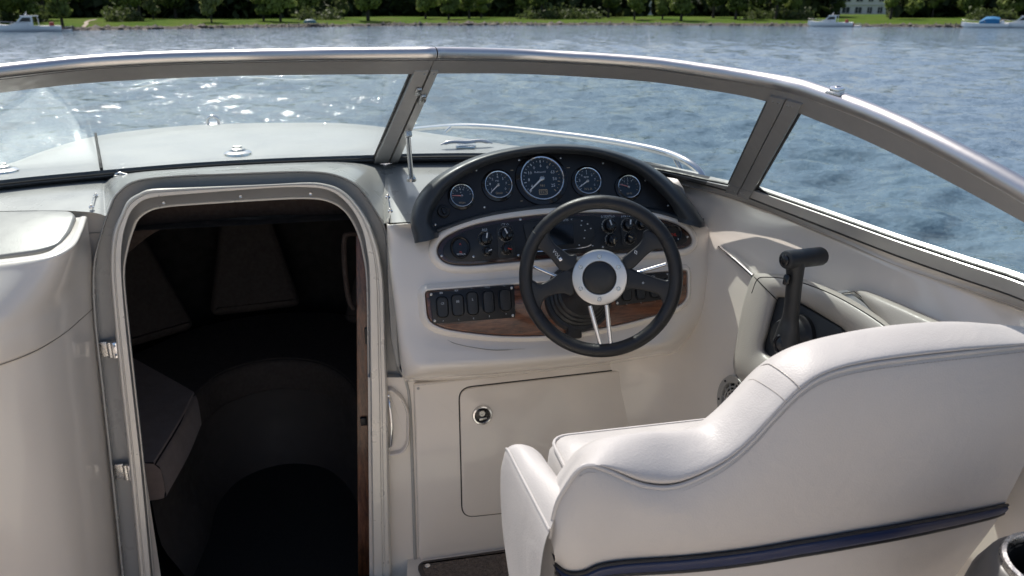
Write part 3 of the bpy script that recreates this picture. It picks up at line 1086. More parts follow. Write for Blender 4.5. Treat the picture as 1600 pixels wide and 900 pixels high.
# corner plates on the starboard post
for v, dv in ((.05, .05), (.915, .03)):
    for s0, s1 in ((14.0, 14.96), (15.04, 15.98)):
        mb = MB()
        strip(mb, srange(s0, s1, .3), lambda s: v - dv, lambda s: v + dv, .010, .0145)
        mb.build('corner_plate', M['aludark'], ws, angle=30)
        for t in (.3, .7):
            f = Fr(GP(s0 + (s1 - s0) * t, v, .0147), g_norm(15))
            MB().lathe(f, [(.0026, 0), (.0024, .0008), (0, .0011)], 10).build('rivet', M['steel'], ws)
# latch on the centre post
f = Fr(GP(7.25, .74, .014), g_norm(7.2), (GP(7.2, .9) - GP(7.2, .1)).normalized())
mb = MB()
mb.prism(f, round_poly([Vector((-.006, -.03)), Vector((.006, -.03)), Vector((.006, .03)), Vector((-.006, .03))], .004, 3), 0, .006, .002, 2)
mb.tube(cr([f.at(.003, .024, .004), f.at(.004, .016, .009), f.at(.003, .0, .009), f.at(.002, -.02, .006)], 4), .0028, 8)
mb.build('latch', M['steel'], ws)
f = Fr(GP(6.75, .80, .014), g_norm(6.8), (GP(6.8, .9) - GP(6.8, .1)).normalized())
mb = MB()
mb.prism(f, round_poly([Vector((-.007, -.02)), Vector((.005, -.02)), Vector((.005, .022)), Vector((-.007, .022))], .004, 3), 0, .005, .002, 2)
mb.build('latch_keeper', M['steel'], ws)
# support strut from the post down to the shelf
st = thing('support_strut', 'thin chrome strut from the centre windshield post down to the shelf', 'strut', P(643, 283, h=.44))
a, b = GP(7.35, .42, .018), P(643, 281, h=.437)
MB().tube([a, a.lerp(b, .1), a.lerp(b, .55), b], .0066, 12).build('rod', M['chrome'], st)
fs = Fr(b, (0, 0, 1), Vector((0, 1, 0)))
MB().lathe(fs, [(.013, -.004), (.013, .004), (.010, .007), (.008, .014), (.007, .015)], 16, cap1=True).build('foot', M['steel'], st)
MB().box(a + Vector((0, -.002, .004)), (.018, .016, .026), Fr(a, g_norm(7.35)), .003).build('bracket', M['steel'], st)
# snap on the top rail
s_sn = 16.45
p = GP(s_sn, 1.0) + Vector((-.002, -.003, .011))
sn = thing('canopy_snap', 'chrome canopy fastener sitting on the starboard windshield rail', 'fastener', p)
f = Fr(p, (0, -.1, 1), (ridx(s_sn + .3)[1] - ridx(s_sn - .3)[1]).normalized())
MB().box(f.at(0, 0, 0), (.020, .030, .004), f, .001).build('foot', M['steel'], sn)
MB().box(f.at(0, 0, .006), (.015, .022, .009), f, .003).build('block', M['chrome'], sn)
MB().lathe(f.moved(f.at(0, 0, .0105)), [(.005, 0), (.0045, .0015), (0, .002)], 12).build('screw_head', M['steel'], sn)
# snap on the shelf at the port corner of the door
p = P(192, 282, h=.436)
sn = thing('hatch_latch', 'dark metal latch block on the shelf above the companionway corner', 'latch', p)
f = Fr(p, (0, -.25, 1), Vector((.2, 1, 0)))
MB().box(f.at(0, 0, .002), (.046, .026, .004), f, .001).build('foot', M['steel'], sn)
MB().box(f.at(0, 0, .011), (.042, .020, .014), f, .004).build('block', M['steel'], sn)
MB().tube(cr([f.at(-.016, 0, .018), f.at(-.006, 0, .022), f.at(.006, 0, .020), f.at(.016, 0, .018)], 4), .003, 8).build('lever', M['chrome'], sn)
# tie hooks on the shelf
for (x0, y0, x1, y1, lab) in ((150, 306, 143, 324, 'tiny chrome wire hook on the port shelf beside the companionway'), (606, 308, 610, 330, 'tiny chrome eye on the shelf between companionway and gauge pod')):
    a, b = P(x0, y0, h=.444), P(x1, y1, h=.452)
    if x0 > 400:
        a, b = P(x0, y0, h=.445), P(x1, y1, h=.475)
    hk = thing('wire_hook', lab, 'hook', b)
    MB().tube([a + Vector((0, 0, .004)), a.lerp(b, .5) + Vector((0, 0, .008)), b + Vector((0, 0, .004))], .0016, 8).build('wire', M['steel'], hk)
    for q in (a, b):
        f = Fr(q, (0, -.2, 1), Vector((0, 1, 0)))
        MB().lathe(f, [(.006, -.002), (.006, .002), (.003, .004), (.003, .008), (0, .009)], 12).build('stud', M['chrome'], hk)

# ================================================================== instrument pod
G_N = Vector((0, -math.cos(R(28)), math.sin(R(28))))
G_O = P(850, 300, Y=1.90)
G_FR = Fr(G_O, G_N)


def G(px, py, off=0.0):
    return P(px, py, pl=(G_O + G_N * off, G_N))


def text_mb(mb, fr, s, size, x=0.0, y=0.0, z=0.0, spin=0.0):
    """flat print: the word s centred at (x, y) of frame fr"""
    cu = bpy.data.curves.new('print', 'FONT')
    cu.body = s
    cu.size = size
    cu.align_x = 'CENTER'
    cu.align_y = 'CENTER'
    cu.resolution_u = 1
    ob = bpy.data.objects.new('print', cu)
    COL.objects.link(ob)
    dg = bpy.context.evaluated_depsgraph_get()
    me = ob.evaluated_get(dg).to_mesh()
    c, sn = math.cos(spin), math.sin(spin)
    mb.add([fr.at(x + v.co.x * c - v.co.y * sn, y + v.co.x * sn + v.co.y * c, z) for v in me.vertices], [tuple(p.vertices) for p in me.polygons])
    ob.evaluated_get(dg).to_mesh_clear()
    bpy.data.objects.remove(ob)
    bpy.data.curves.remove(cu)
    return mb


pod = thing('instrument_pod', 'black arched instrument pod with five round gauges above the helm', 'instrument pod', P(870, 340, Y=1.88))
S_px = [(646, 372), (641, 345), (650, 312), (672, 284), (710, 259), (760, 239), (825, 227), (882, 225), (940, 231), (1000, 250), (1042, 277), (1076, 311), (1101, 346)]
L_px = [(668, 368), (662, 345), (672, 313), (692, 286), (726, 262), (770, 244), (830, 232), (882, 230), (938, 236), (994, 255), (1032, 282), (1064, 316), (1092, 348)]
I_px = [(686, 362), (674, 345), (684, 318), (702, 294), (732, 272), (774, 254), (832, 242), (881, 240), (935, 246), (988, 266), (1020, 291), (1046, 318), (1056, 338)]
mb = MB()
rows = [
    [G(x, y, -.20) for x, y in S_px],
    [G(x, y, -.06) for x, y in S_px],
    [G(a[0] * .92 + b[0] * .08, a[1] * .92 + b[1] * .08, .015) for a, b in zip(S_px, L_px)],
    [G(a[0] * .6 + b[0] * .4, a[1] * .6 + b[1] * .4, .045) for a, b in zip(S_px, L_px)],
    [G(x, y, .052) for x, y in L_px],
    [G(a[0] * .5 + b[0] * .5, a[1] * .5 + b[1] * .5, .046) for a, b in zip(L_px, I_px)],
    [G(a[0] * .12 + b[0] * .88, a[1] * .12 + b[1] * .88, .022) for a, b in zip(L_px, I_px)],
    [G(x, y, -.002) for x, y in I_px],
]
mb.loft(rows, 6, 4)
# the two feet
for k in (0, -1):
    r = [row[k] for row in rows]
    q = [p + Vector((0, -.006, -.012)) for p in r]
    mb.grid([r[1:], q[1:]])
    o = len(mb.v)
    mb.v += q[1:]
    mb.f.append(tuple(range(o, o + len(q) - 1)))
mb.build('hood', M['pod'], pod, angle=60)
# lower sill of the pod
sill = [(648, 374), (672, 366), (690, 359), (760, 338), (850, 325), (940, 323), (1020, 331), (1060, 341), (1100, 348)]
mb = MB()
mb.loft([[G(x, y - 7, -.01) for x, y in sill], [G(x, y - 5, .012) for x, y in sill], [G(x, y, .016) for x, y in sill], [G(x, y + 3, .0) for x, y in sill], [G(x, y + 3, -.05) for x, y in sill]], 4, 3)
mb.build('sill', M['pod'], pod)
# gauge plate
pl_px = [(678, 362), (672, 345), (682, 316), (700, 292), (731, 270), (774, 252), (832, 240), (881, 238), (935, 244), (988, 264), (1020, 289), (1046, 316), (1057, 338), (1040, 340), (1010, 331), (940, 322), (850, 324), (760, 337), (700, 357)]
mb = MB()
mb.prism(G_FR, [G_FR.px(*p) for p in pl_px], -.02, .0)
mb.build('gauge_plate', M['plate'], pod)


def gauge(px, py, rpx, needle_a, labels, foot, brand, needle_mat, tick=(225, -45), extra=None, red_arc=None):
    c = G(px, py, 0.0)
    k = m_per_px(c)
    r = rpx * k
    f = Fr(c, G_N)
    surround = MB().lathe(f, [(r * 1.27, .0), (r * 1.24, .005), (r * 1.06, .007)], 40).build('gauge', M['gloss'], pod)
    MB().lathe(f, [(r * 1.06, .003), (r * 1.06, .010), (r * 1.03, .0125), (r * .985, .012), (r * .955, .0085), (r * .95, .004)], 48).build('bezel', M['chrome'], surround)
    MB().lathe(f, [(r * .955, .0045), (0, .0046)], 48).build('dial', M['dial'], surround)
    pr = MB()
    amb = MB()
    n = 24 if rpx > 25 else 12
    for i in range(n + 1):
        a = R(tick[0] + (tick[1] - tick[0]) * i / n)
        big = i % (3 if rpx > 25 else 2) == 0
        r0, r1 = (.76 if big else .82), .88
        w = .018 if big else .011
        ca, sa = math.cos(a), math.sin(a)
        q = [(r0 * ca - w * sa, r0 * sa + w * ca), (r0 * ca + w * sa, r0 * sa - w * ca), (r1 * ca + w * sa, r1 * sa - w * ca), (r1 * ca - w * sa, r1 * sa + w * ca)]
        tgt = amb if (red_arc and i / n > red_arc) else pr
        tgt.add([f.at(x * r, y * r, .0052) for x, y in q], [(0, 1, 2, 3)])
    m = len(labels)
    for i, s in enumerate(labels):
        if not s:
            continue
        a = R(tick[0] + (tick[1] - tick[0]) * (i + .35) / (m - .3))
        text_mb(pr, f, s, r * (.21 if rpx > 25 else .26), math.cos(a) * r * .62, math.sin(a) * r * .62, .0052)
    text_mb(pr, f, brand, r * (.14 if rpx > 25 else .2), -r * .06, r * .32, .0052)
    if extra:
        text_mb(amb, f, extra, r * .17, 0, -r * .34, .0052)
        bx = MB()
        for q in (((-.19, -.55), (.19, -.52)), ((-.19, -.76), (.19, -.73)), ((-.2, -.76), (-.18, -.52)), ((.18, -.76), (.2, -.52))):
            (x0, y0), (x1, y1) = q
            amb.add([f.at(x0 * r, y0 * r, .0052), f.at(x1 * r, y0 * r, .0052), f.at(x1 * r, y1 * r, .0052), f.at(x0 * r, y1 * r, .0052)], [(0, 1, 2, 3)])
        text_mb(amb, f, foot, r * .17, 0, -r * .64, .0053)
    else:
        text_mb(amb, f, foot, r * .26, 0, -r * .62, .0052)
    pr.build('numerals', M['white'], surround)
    if amb.v:
        amb.build('scale_print', M['amber'], surround)
    a = R(needle_a)
    ca, sa = math.cos(a), math.sin(a)
    w0, w1, L = .045, .022, .86
    nm = MB()
    q = [(-.12 * ca - w0 * sa, -.12 * sa + w0 * ca), (-.12 * ca + w0 * sa, -.12 * sa - w0 * ca), (L * ca + w1 * sa, L * sa - w1 * ca), (L * ca - w1 * sa, L * sa + w1 * ca)]
    nm.add([f.at(x * r, y * r, z) for z in (.007, .0082) for x, y in q], [(0, 1, 2, 3), (7, 6, 5, 4), (0, 4, 5, 1), (1, 5, 6, 2), (2, 6, 7, 3), (3, 7, 4, 0)])
    nm.build('needle', needle_mat, surround, smooth=False)
    MB().lathe(f, [(r * .11, .005), (r * .11, .009), (r * .07, .0105), (0, .0105)], 18).build('needle_hub', M['steel'], surround)
    return surround


M['needle'] = mk('white_needle', (0.8, 0.81, 0.82), 0.4, var=0.02)
gauge(721, 307, 17.3, 176, ['', '.', '5', '4', '6', '', ''], 'Warn', '0', M['pinkneedle'], (190, 10))
gauge(778, 290, 20.8, 222, ['1', '8', '2', '4', '5', '7', '0'], 'Gmin', 'PSI', M['needle'], red_arc=.62)
gauge(846, 280, 33.5, 221, ['4', '8', '10', '0', '6', '0', '63', '50', '25'], '25576', 'Rubenstd', M['needle'], extra='981', red_arc=.55)
gauge(917, 284, 20.3, 213, ['4', '2', '6', '1', '2', '7', '0'], 'N.L.A', 'RPM', M['needle'], red_arc=.55)
gauge(981, 293, 17.3, 161, ['', '5', '1', '2', '7', '', '.'], '49:N', 'G', M['pinkneedle'], (200, -20), red_arc=.7)
# small toggle at the port end, screws and tell-tales
c = G(693, 331)
f = Fr(c, G_N)
k = m_per_px(c)
rot = MB().lathe(f, [(10 * k, 0), (10 * k, .006), (8.5 * k, .009), (6.5 * k, .009), (6.3 * k, .006), (0, .006)], 28).build('rotary_switch', M['plastic'], pod)
MB().box(f.at(-.001, 0, .011), (.0075, .016, .010), Fr(c, G_N, Vector((-.3, 0, 1))), .002).build('toggle', M['gloss'], rot)
for (x, y) in ((811, 250), (744, 266), (876, 247), (1008, 282), (1044, 321), (680, 351), (757, 324), (942, 255)):
    q = Fr(G(x, y, .0), G_N)
    MB().lathe(q, [(.0028, 0), (.0026, .0012), (.0012, .0018), (0, .0014)], 10).build('plate_screw', M['steel'], pod)
mb = MB()
for x, y, w in ((737, 269, .003), (800, 266, .007), (888, 262, .008), (942, 255, .004), (815, 314, .006)):
    q = Fr(G(x, y, .0004), G_N)
    mb.add([q.at(-w / 2, -.0008), q.at(w / 2, -.0008), q.at(w / 2, .0008), q.at(-w / 2, .0008)], [(0, 1, 2, 3)])
mb.build('plate_print', M['amber'], pod)

# ================================================================== oval control panel
def hfr(px, py, off=0.0):
    return Fr(H(px, py, off), H_N)


ov_px = [(683, 396), (688, 378), (710, 363), (745, 351), (790, 343), (850, 336), (920, 333), (985, 336), (1035, 344), (1066, 357), (1079, 374), (1072, 386), (1045, 391), (1000, 394), (920, 399), (850, 405), (780, 411), (730, 415), (697, 411)]
ov = thing('control_panel', 'long oval control panel of dark burl wood with knobs behind the wheel', 'control panel', H(880, 375))
oy = [Vector((p.x, p.y)) for p in cr([Vector((*H_FR.px(*p), 0)) for p in ov_px], 6, True)]
MB().prism(H_FR, oy, -.01, .010, .004, 3).build('burl_board', M['burl'], ov)
mb = MB()
n = len(oy)
mb.grid([[H_FR.at(p.x, p.y, z) for p in off_poly(oy, d)] for d, z in ((-.024, -.035), (-.020, .002), (-.015, .008), (-.008, .011), (-.003, .010), (.0, .006), (.001, -.002))], closed_u=True)
mb.build('panel_rim', M['gel'], boat)
plate_px = [(692, 396), (696, 381), (716, 367), (748, 356), (792, 348), (850, 341), (920, 338), (985, 341), (1032, 349), (1060, 361), (1071, 374), (1064, 382), (1040, 386), (1000, 389), (920, 394), (850, 399), (780, 405), (732, 409), (702, 406)]
oz = [Vector((p.x, p.y)) for p in cr([Vector((*H_FR.px(*p), 0)) for p in plate_px], 6, True)]
MB().prism(H_FR, oz, .004, .0125, .002, 2).build('black_overlay', M['plate'], ov)
ZP = .0125


def disc_part(name, px, py, rpx, prof, mat, parent, n=28, sy=1.0):
    c = H(px, py, ZP)
    k = m_per_px(c) * rpx
    f = Fr(c, H_N)
    return f, MB().lathe(f, [(a * k, z) for a, z in prof], n, sy=sy).build(name, mat, parent)


# warning dial at the port end and its twin at starboard
f, g1 = disc_part('round_indicator', 719, 387, 14.5, [(1.1, -.001), (1.08, .006), (.95, .010), (.86, .009), (.8, .005), (0, .005)], M['gloss'], ov, sy=1.12)
mb = MB()
text_mb(mb, f, '^', .012, 0, .006, .0056)
text_mb(mb, f, 'n', .013, 0, -.011, .0056)
mb.build('red_print', M['red'], g1)
mb = MB()
text_mb(mb, f, 'MFTALA', .006, 0, -.0172, .0105)
mb.build('white_print', M['white'], g1)
f, g2 = disc_part('round_indicator', 1051, 366, 13.5, [(1.1, -.001), (1.08, .006), (.95, .010), (.86, .009), (.8, .005), (0, .005)], M['gloss'], ov)
mb = MB()
text_mb(mb, f, 'OIL', .0115, .0, -.002, .0056)
mb.build('red_print', M['red'], g2)
mb = MB()
text_mb(mb, f, 'v', .009, .010, -.014, .0105)
mb.build('white_print', M['white'], g2)


def knob(px, py, r, label, mat_ptr=M['white'], ang=20):
    f, kn = disc_part('knob', px, py, r, [(1.25, -.001), (1.22, .003), (1.0, .004), (.98, .018), (.90, .022), (.5, .0235), (0, .0235)], M['gloss'], ov, 24)
    k = m_per_px(f.o) * r
    f2 = Fr(f.o, H_N, (f.y * math.cos(R(ang)) + f.x * math.sin(R(ang))))
    MB().lathe(f, [(1.36 * k, .0), (1.34 * k, .003), (1.26 * k, .0042), (1.2 * k, .0036)], 24).build('collar', M['steel'], kn)
    MB().box(f2.at(0, k * .45, .0245), (k * .22, k * .95, .003), f2, .0006).build('pointer', mat_ptr, kn)
    if label:
        pm = MB()
        text_mb(pm, f, label, .0085, 0, k * 1.62, .0004)
        pm.build('knob_print', M['white'], kn)
    return kn


knob(758, 373, 8.6, 'ALE', ang=10)
knob(790, 366, 9.2, 'CT O', ang=-25)
knob(761, 393, 6.0, '', ang=70)
knob(791, 389, 7.2, 'PTS', M['red'], ang=110)
knob(951, 353, 9.0, 'DTEXTLO', ang=-15)
knob(980, 352, 8.2, 'PTR-UD', ang=10)
knob(955, 375, 8.0, '', M['amber'], ang=180)
knob(983, 373, 7.0, '', M['amber'], ang=-60)
knob(1001, 350, 7.0, 'F', ang=20)
# raised surrounds of the twin knobs
for cx, cy, w, h_ in ((790, 378, 27, 52), (982, 362, 25, 46)):
    fc = hfr(cx, cy, ZP)
    k = m_per_px(fc.o)
    pl = round_poly([Vector((-w * k / 2, -h_ * k / 2)), Vector((w * k / 2, -h_ * k / 2)), Vector((w * k / 2, h_ * k / 2)), Vector((-w * k / 2, h_ * k / 2))], .011, 5)
    MB().prism(fc, pl, -.002, .0022, .0012, 2).build('knob_surround', M['plastic'], ov)
# display
fd = hfr(872, 366, ZP)
dp = round_poly([fd.px(*p, ) for p in ((816, 349), (900, 341), (925, 350), (930, 368), (918, 388), (826, 392))], .012, 5)
dis = MB().prism(fd, dp, -.002, .005, .002, 2).build('display', M['plastic'], ov)
sc = round_poly([fd.px(*p, z=.005) for p in ((833, 354), (895, 350), (897, 381), (836, 386))], .004, 3)
MB().prism(fd, sc, .002, .0056).build('screen', M['screen'], dis)
mb = MB()
for s, x, y in (('_', 872, 346), ('ATS', 884, 344), ('<', 893, 343)):
    p2 = fd.px(x, y, z=.005)
    text_mb(mb, fd, s, .008, p2.x, p2.y, .0054)
for x, y in ((909, 345), (918, 350), (923, 357), (905, 383), (926, 384), (914, 360), (913, 372), (908, 352)):
    p2 = fd.px(x, y, z=.005)
    mb.box(fd.at(p2.x, p2.y, .0052), (.0035, .0022, .0006), fd)
mb.build('display_print', M['white'], dis)
ring = [fd.px(*p, z=.005) for p in ((832, 393), (860, 392), (895, 389), (915, 386), (924, 382))]
MB().tube([fd.at(p.x, p.y, .003) for p in cr([Vector((*p, 0)) for p in ring], 4)], .0022, 8).build('trim_wire', M['chrome'], dis)
for x, y in ((813, 343), (740, 401), (810, 399), (942, 386), (1074, 370), (690, 400), (1000, 383)):
    q = hfr(x, y, ZP)
    MB().lathe(q, [(.0032, -.001), (.003, .0008), (0, .0016)], 10).build('panel_screw', M['steel'], ov)

# ================================================================== walnut board with rocker switches
wb = thing('switch_board', 'walnut trim board with black rocker switch plates on the helm', 'switch panel', H(860, 480))
wp = [(664, 456), (760, 449), (850, 443), (960, 433), (1069, 423), (1069, 468), (1045, 484), (985, 502), (920, 515), (850, 524), (780, 524), (725, 518), (690, 512), (668, 500)]
wpo = round_poly([H_FR.px(*p) for p in wp], [.008, .02, .02, .02, .008, .02, .03, .05, .05, .05, .05, .05, .02, .016], 3)
MB().prism(H_FR, wpo, -.02, .020, .004, 3).build('walnut_board', M['walnut'], wb)
mb = MB()
mb.grid([[H_FR.at(p.x, p.y, z) for p in off_poly(wpo, d)] for d, z in ((-.02, .0), (-.014, .012), (-.007, .0185), (-.003, .018), (-.0006, .012))], closed_u=True)
mb.build('board_rim', M['gel'], boat)


def switch_plate(quad, xs, labels_top, labels_bot, face):
    ff = hfr(sum(q[0] for q in quad) / 4, sum(q[1] for q in quad) / 4, .020)
    po = round_poly([ff.px(*q) for q in quad], .005, 4)
    pt = MB().prism(ff, po, -.002, .004, .0015, 2).build('switch_plate', M['plate'], wb)
    pr = MB()
    for (x, y, w, hh), t, b, fc in zip(xs, labels_top, labels_bot, face):
        c = Vector(ff.px(x, y, z=.004))
        k = m_per_px(ff.o)
        a, bb = w * k / 2, hh * k / 2
        fs = ff.moved(ff.at(c.x, c.y, .004))
        o1 = round_poly([Vector((-a, -bb)), Vector((a, -bb)), Vector((a, bb)), Vector((-a, bb))], a * .9, 5)
        m1 = MB()
        m1.grid([[fs.at(p.x, p.y, z) for p in off_poly(o1, d)] for d, z in ((0, -.001), (.0004, .003), (.0014, .0036), (.0024, .003), (.0026, .0))], closed_u=True)
        sw = m1.build('rocker_switch', M['gloss'], pt)
        o2 = off_poly(o1, .003)
        # rocker: a two-slope paddle
        rows = []
        for d, z in ((0, 0), (0, .004), (.0008, .0055), (.003, .006)):
            rows.append([fs.at(p.x, p.y, z + (abs(p.y) / bb) * .0035 * (1 if z > 0 else 0) + (.0015 if p.y > 0 and z > 0 else 0)) for p in off_poly(o2, d)])
        n = len(o2)
        m2 = MB().grid(rows, closed_u=True)
        m2.f.append(tuple(range(3 * n, 4 * n)))
        if fc:
            pass
        m2.build('paddle', M['plastic'], sw)
        if fc:
            text_mb(pr, fs, fc, .0075 if len(fc) < 3 else .006, 0, bb * .32, .0105)
        if t:
            text_mb(pr, fs, t, .0072, 0, bb + .008, .0003)
        if b:
            text_mb(pr, fs, b, .0068, 0, -bb - .0065, .0003)
    pr.build('switch_print', M['white'], pt)
    for q in quad:
        cx = quad[0][0] * .25 + quad[1][0] * .25 + quad[2][0] * .25 + quad[3][0] * .25
        cy = sum(p[1] for p in quad) / 4
        x, y = q[0] + (cx - q[0]) * .055, q[1] + (cy - q[1]) * .16
        fs = hfr(x, y, .024)
        MB().lathe(fs, [(.0036, -.001), (.0034, .0008), (.0018, .0018), (0, .0012)], 12).build('screw', M['steel'], pt)
    return pt


switch_plate([(670, 457), (803, 445), (805, 496), (676, 506)],
             [(691, 480, 20, 34), (715, 477, 21, 36), (738, 474, 20, 38), (763, 472, 20, 37), (789, 469, 21, 36)],
             ['BB', 'KK', 'G', '4123', 'CI'], ['r', 'c', 'q', '9', '<'], ['CS', 'EE', 'L', '', ''])
switch_plate([(958, 432), (1065, 424), (1063, 464), (962, 478)],
             [(978, 456, 18, 30), (1000, 454, 18, 30), (1022, 451, 18, 30), (1045, 447, 18, 28)],
             ['PS', 'BL', 'CC', '4T'], ['c', 'v', '.', '.'], ['', '', '', ''])

# ================================================================== steering wheel
wc = P(937, 433, Y=1.54)
w_n = (C0 - wc).normalized()
w_n = (w_n + Vector((-.03, 0, -.10))).normalized()
WF = Fr(wc, w_n)
kw = m_per_px(wc)
wheel = thing('steering_wheel', 'black leather steering wheel with brushed round hub and four spokes', 'steering wheel', wc)
Ro = 127.5 * kw
rt = 10.9 * kw
mb = MB()
Rc = Ro - rt
nseg, nr = 96, 16
rows = []
for i in range(nseg):
    a = 2 * math.pi * i / nseg
    dirv = WF.x * math.cos(a) + WF.y * math.sin(a)
    c = wc + dirv * Rc
    flat = 1.0
    rows.append([c + dirv * math.cos(b) * rt + WF.z * math.sin(b) * rt * 1.05 for b in (2 * math.pi * k / nr for k in range(nr))])
mb.grid(rows, closed_u=True, closed_v=True)
mb.build('rim', M['leather'], wheel)
for a0 in (148, 33, 213, 327, 92, 268):
    mb = MB()
    a = R(a0)
    dirv = WF.x * math.cos(a) + WF.y * math.sin(a)
    c = wc + dirv * Rc
    tang = WF.x * -math.sin(a) + WF.y * math.cos(a)
    mb.tube([c + (dirv * math.cos(b) + WF.z * math.sin(b) * 1.05) * (rt + .0002) for b in (2 * math.pi * k / 20 for k in range(20))], .0008, 5, closed=True)
    mb.build('rim_seam', M['rubber'], wheel)
# stitching along the inside of the rim: one fine cord
mb = MB()
for i in range(120):
    a = 2 * math.pi * i / 120
    dirv = WF.x * math.cos(a) + WF.y * math.sin(a)
    tang = WF.x * -math.sin(a) + WF.y * math.cos(a)
    c = wc + dirv * (Rc - rt * .93) + WF.z * rt * .42
    mb.tube([c - tang * .0016, c + tang * .0016 + dirv * .0006], .0005, 4)
mb.build('stitching', M['pod'], wheel)
Z6 = lambda x, y: (800 + x / 3.2143, 290 + y / 3.2143)
spokes = [
    [(325, 352), (290, 348), (250, 322), (212, 292), (188, 252), (182, 215), (140, 215), (92, 290), (96, 318), (130, 318), (165, 335), (205, 378), (238, 420), (262, 428), (320, 440)],
    [(320, 405), (262, 425), (222, 452), (168, 485), (130, 494), (108, 480), (70, 480), (70, 600), (130, 640), (150, 590), (172, 562), (215, 546), (262, 540), (310, 545)],
    [(550, 372), (585, 338), (632, 300), (656, 268), (662, 232), (700, 228), (790, 300), (790, 330), (745, 322), (712, 324), (675, 350), (640, 385), (612, 412), (590, 420), (550, 425)],
    [(552, 405), (600, 418), (650, 440), (705, 458), (752, 472), (782, 474), (790, 450), (820, 460), (820, 600), (770, 620), (752, 575), (735, 548), (700, 535), (640, 522), (590, 520), (552, 525)]]
for sp in spokes:
    poly = [WF.px(*Z6(*q)) for q in sp]
    pp = [Vector((p.x, p.y)) for p in cr([Vector((*p, 0)) for p in poly], 3, True)]
    MB().prism(WF, pp, -.010, .007, .004, 3).build('spoke', M['leather'], wheel)
hub_c = wc + WF.x * ((936 - 937) * kw) + WF.y * 0
HF = WF.moved(wc)
rh = 43 * kw
MB().lathe(HF, [(rh * 1.0, -.012), (rh * 1.0, .014), (rh * .975, .0175), (rh * .93, .0185), (rh * .62, .0185), (rh * .595, .017), (rh * .59, .010)], 48).build('hub_ring', M['alu'], wheel)
MB().lathe(HF, [(rh * .592, .008), (rh * .585, .0165), (rh * .52, .0195), (rh * .3, .0215), (0, .022)], 40).build('hub_cap', M['gloss2'] if 'gloss2' in M else M['plastic'], wheel)
for i in range(6):
    a = R(93 + 60 * i)
    q = HF.moved(HF.at(math.cos(a) * rh * .78, math.sin(a) * rh * .78, .0185))
    b = MB().lathe(q, [(.0052, -.001), (.005, .0016), (.0042, .0024), (.0026, .0024), (.0024, .0008), (0, .0008)], 16).build('hub_bolt', M['steel'], wheel)
for (x0, y0, x1, y1) in ((390, 605, 447, 812), (474, 600, 497, 810)):
    a, b = WF.px(*Z6(x0, y0)), WF.px(*Z6(x1, y1))
    MB().tube([WF.at(a.x, a.y, -.006), WF.at((a.x + b.x) / 2, (a.y + b.y) / 2, -.005), WF.at(b.x, b.y, -.003)], .0052, 10).build('chrome_rod', M['chrome'], wheel)
for (x0, y0, x1, y1) in ((105, 410, 225, 462), (600, 450, 775, 398)):
    a, b = WF.px(*Z6(x0, y0)), WF.px(*Z6(x1, y1))
    MB().tube([WF.at(a.x, a.y, -.016), WF.at((a.x + b.x) / 2, (a.y + b.y) / 2, -.016), WF.at(b.x, b.y, -.016)], .0042, 10).build('chrome_rod', M['chrome'], wheel)
mb = MB()
p = WF.px(*Z6(225, 345))
text_mb(mb, WF, 'VOLI', .011, p.x, p.y, .0074, R(-48))
p = WF.px(*Z6(622, 335))
text_mb(mb, WF, '0', .016, p.x, p.y, .0074, R(25))
p = WF.px(*Z6(658, 485))
text_mb(mb, WF, 'o', .011, p.x, p.y, .0074, 0)
mb.build('spoke_print', M['white'], wheel)
p = WF.px(*Z6(245, 369))
MB().lathe(WF.moved(WF.at(p.x, p.y, .007)), [(.0042, -.001), (.004, .0016), (.0022, .0022), (0, .0012)], 14).build('spoke_screw', M['chrome'], wheel)
# column
col = thing('steering_column', 'black ribbed steering column boot behind the wheel', 'steering column', H(905, 470))
c1, c0 = wc - w_n * .012, H(902, 466, .015)
ax = (c1 - c0).normalized()
CFr = Fr(c0, ax)
L = (c1 - c0).length
prof = [(.088, -.02), (.088, .012), (.084, .018), (.076, .020), (.075, .030), (.070, .034), (.068, .048), (.063, .052), (.061, .066), (.055, .070), (.050, .09), (.040, .11), (.034, L)]
prof = [(r, min(z, L)) for r, z in prof]
MB().lathe(CFr, prof, 40, cap1=True).build('boot', M['plastic'], col)
kb = H(896, 517, .03)
MB().box(kb, (.036, .040, .03), Fr(kb, H_N), .004).build('tilt_latch', M['plate'], col)

# ================================================================== throttle and its padded pocket
L_N = Vector((-math.cos(R(9)), -.045, math.sin(R(9)))).normalized()
L_O = W(.962, 1.30, .66)
LF = Fr(L_O, L_N)


def Lp(px, py, off=0.0):
    return P(px, py, pl=(L_O + L_N * off, L_N))


padp = thing('side_bolster', 'pale padded bolster framing the throttle on the starboard side', 'bolster', Lp(1250, 560))
o_px = [(1150, 540), (1158, 490), (1168, 452), (1177, 431), (1192, 427), (1236, 431), (1292, 449), (1345, 476), (1402, 515), (1440, 560), (1440, 620), (1380, 650), (1280, 650), (1200, 625), (1165, 603), (1146, 575)]
i_px = [(1196, 538), (1202, 518), (1209, 490), (1215, 470), (1220, 465), (1240, 469), (1270, 484), (1296, 500), (1320, 516), (1326, 535), (1322, 560), (1300, 580), (1260, 585), (1225, 574), (1210, 560), (1198, 550)]
mb = MB()
rows = []
for t, off in ((0, -.03), (0.0, .012), (.06, .022), (.22, .033), (.5, .037), (.78, .031), (.95, .019), (1.0, .004)):
    rows.append([Lp(a[0] + (b[0] - a[0]) * t, a[1] + (b[1] - a[1]) * t, off) for a, b in zip(o_px, i_px)])
mb.loft(rows, 4, 3, closed_u=True)
mb.build('padding', M['vinyl_grey'], padp)
mb = MB()
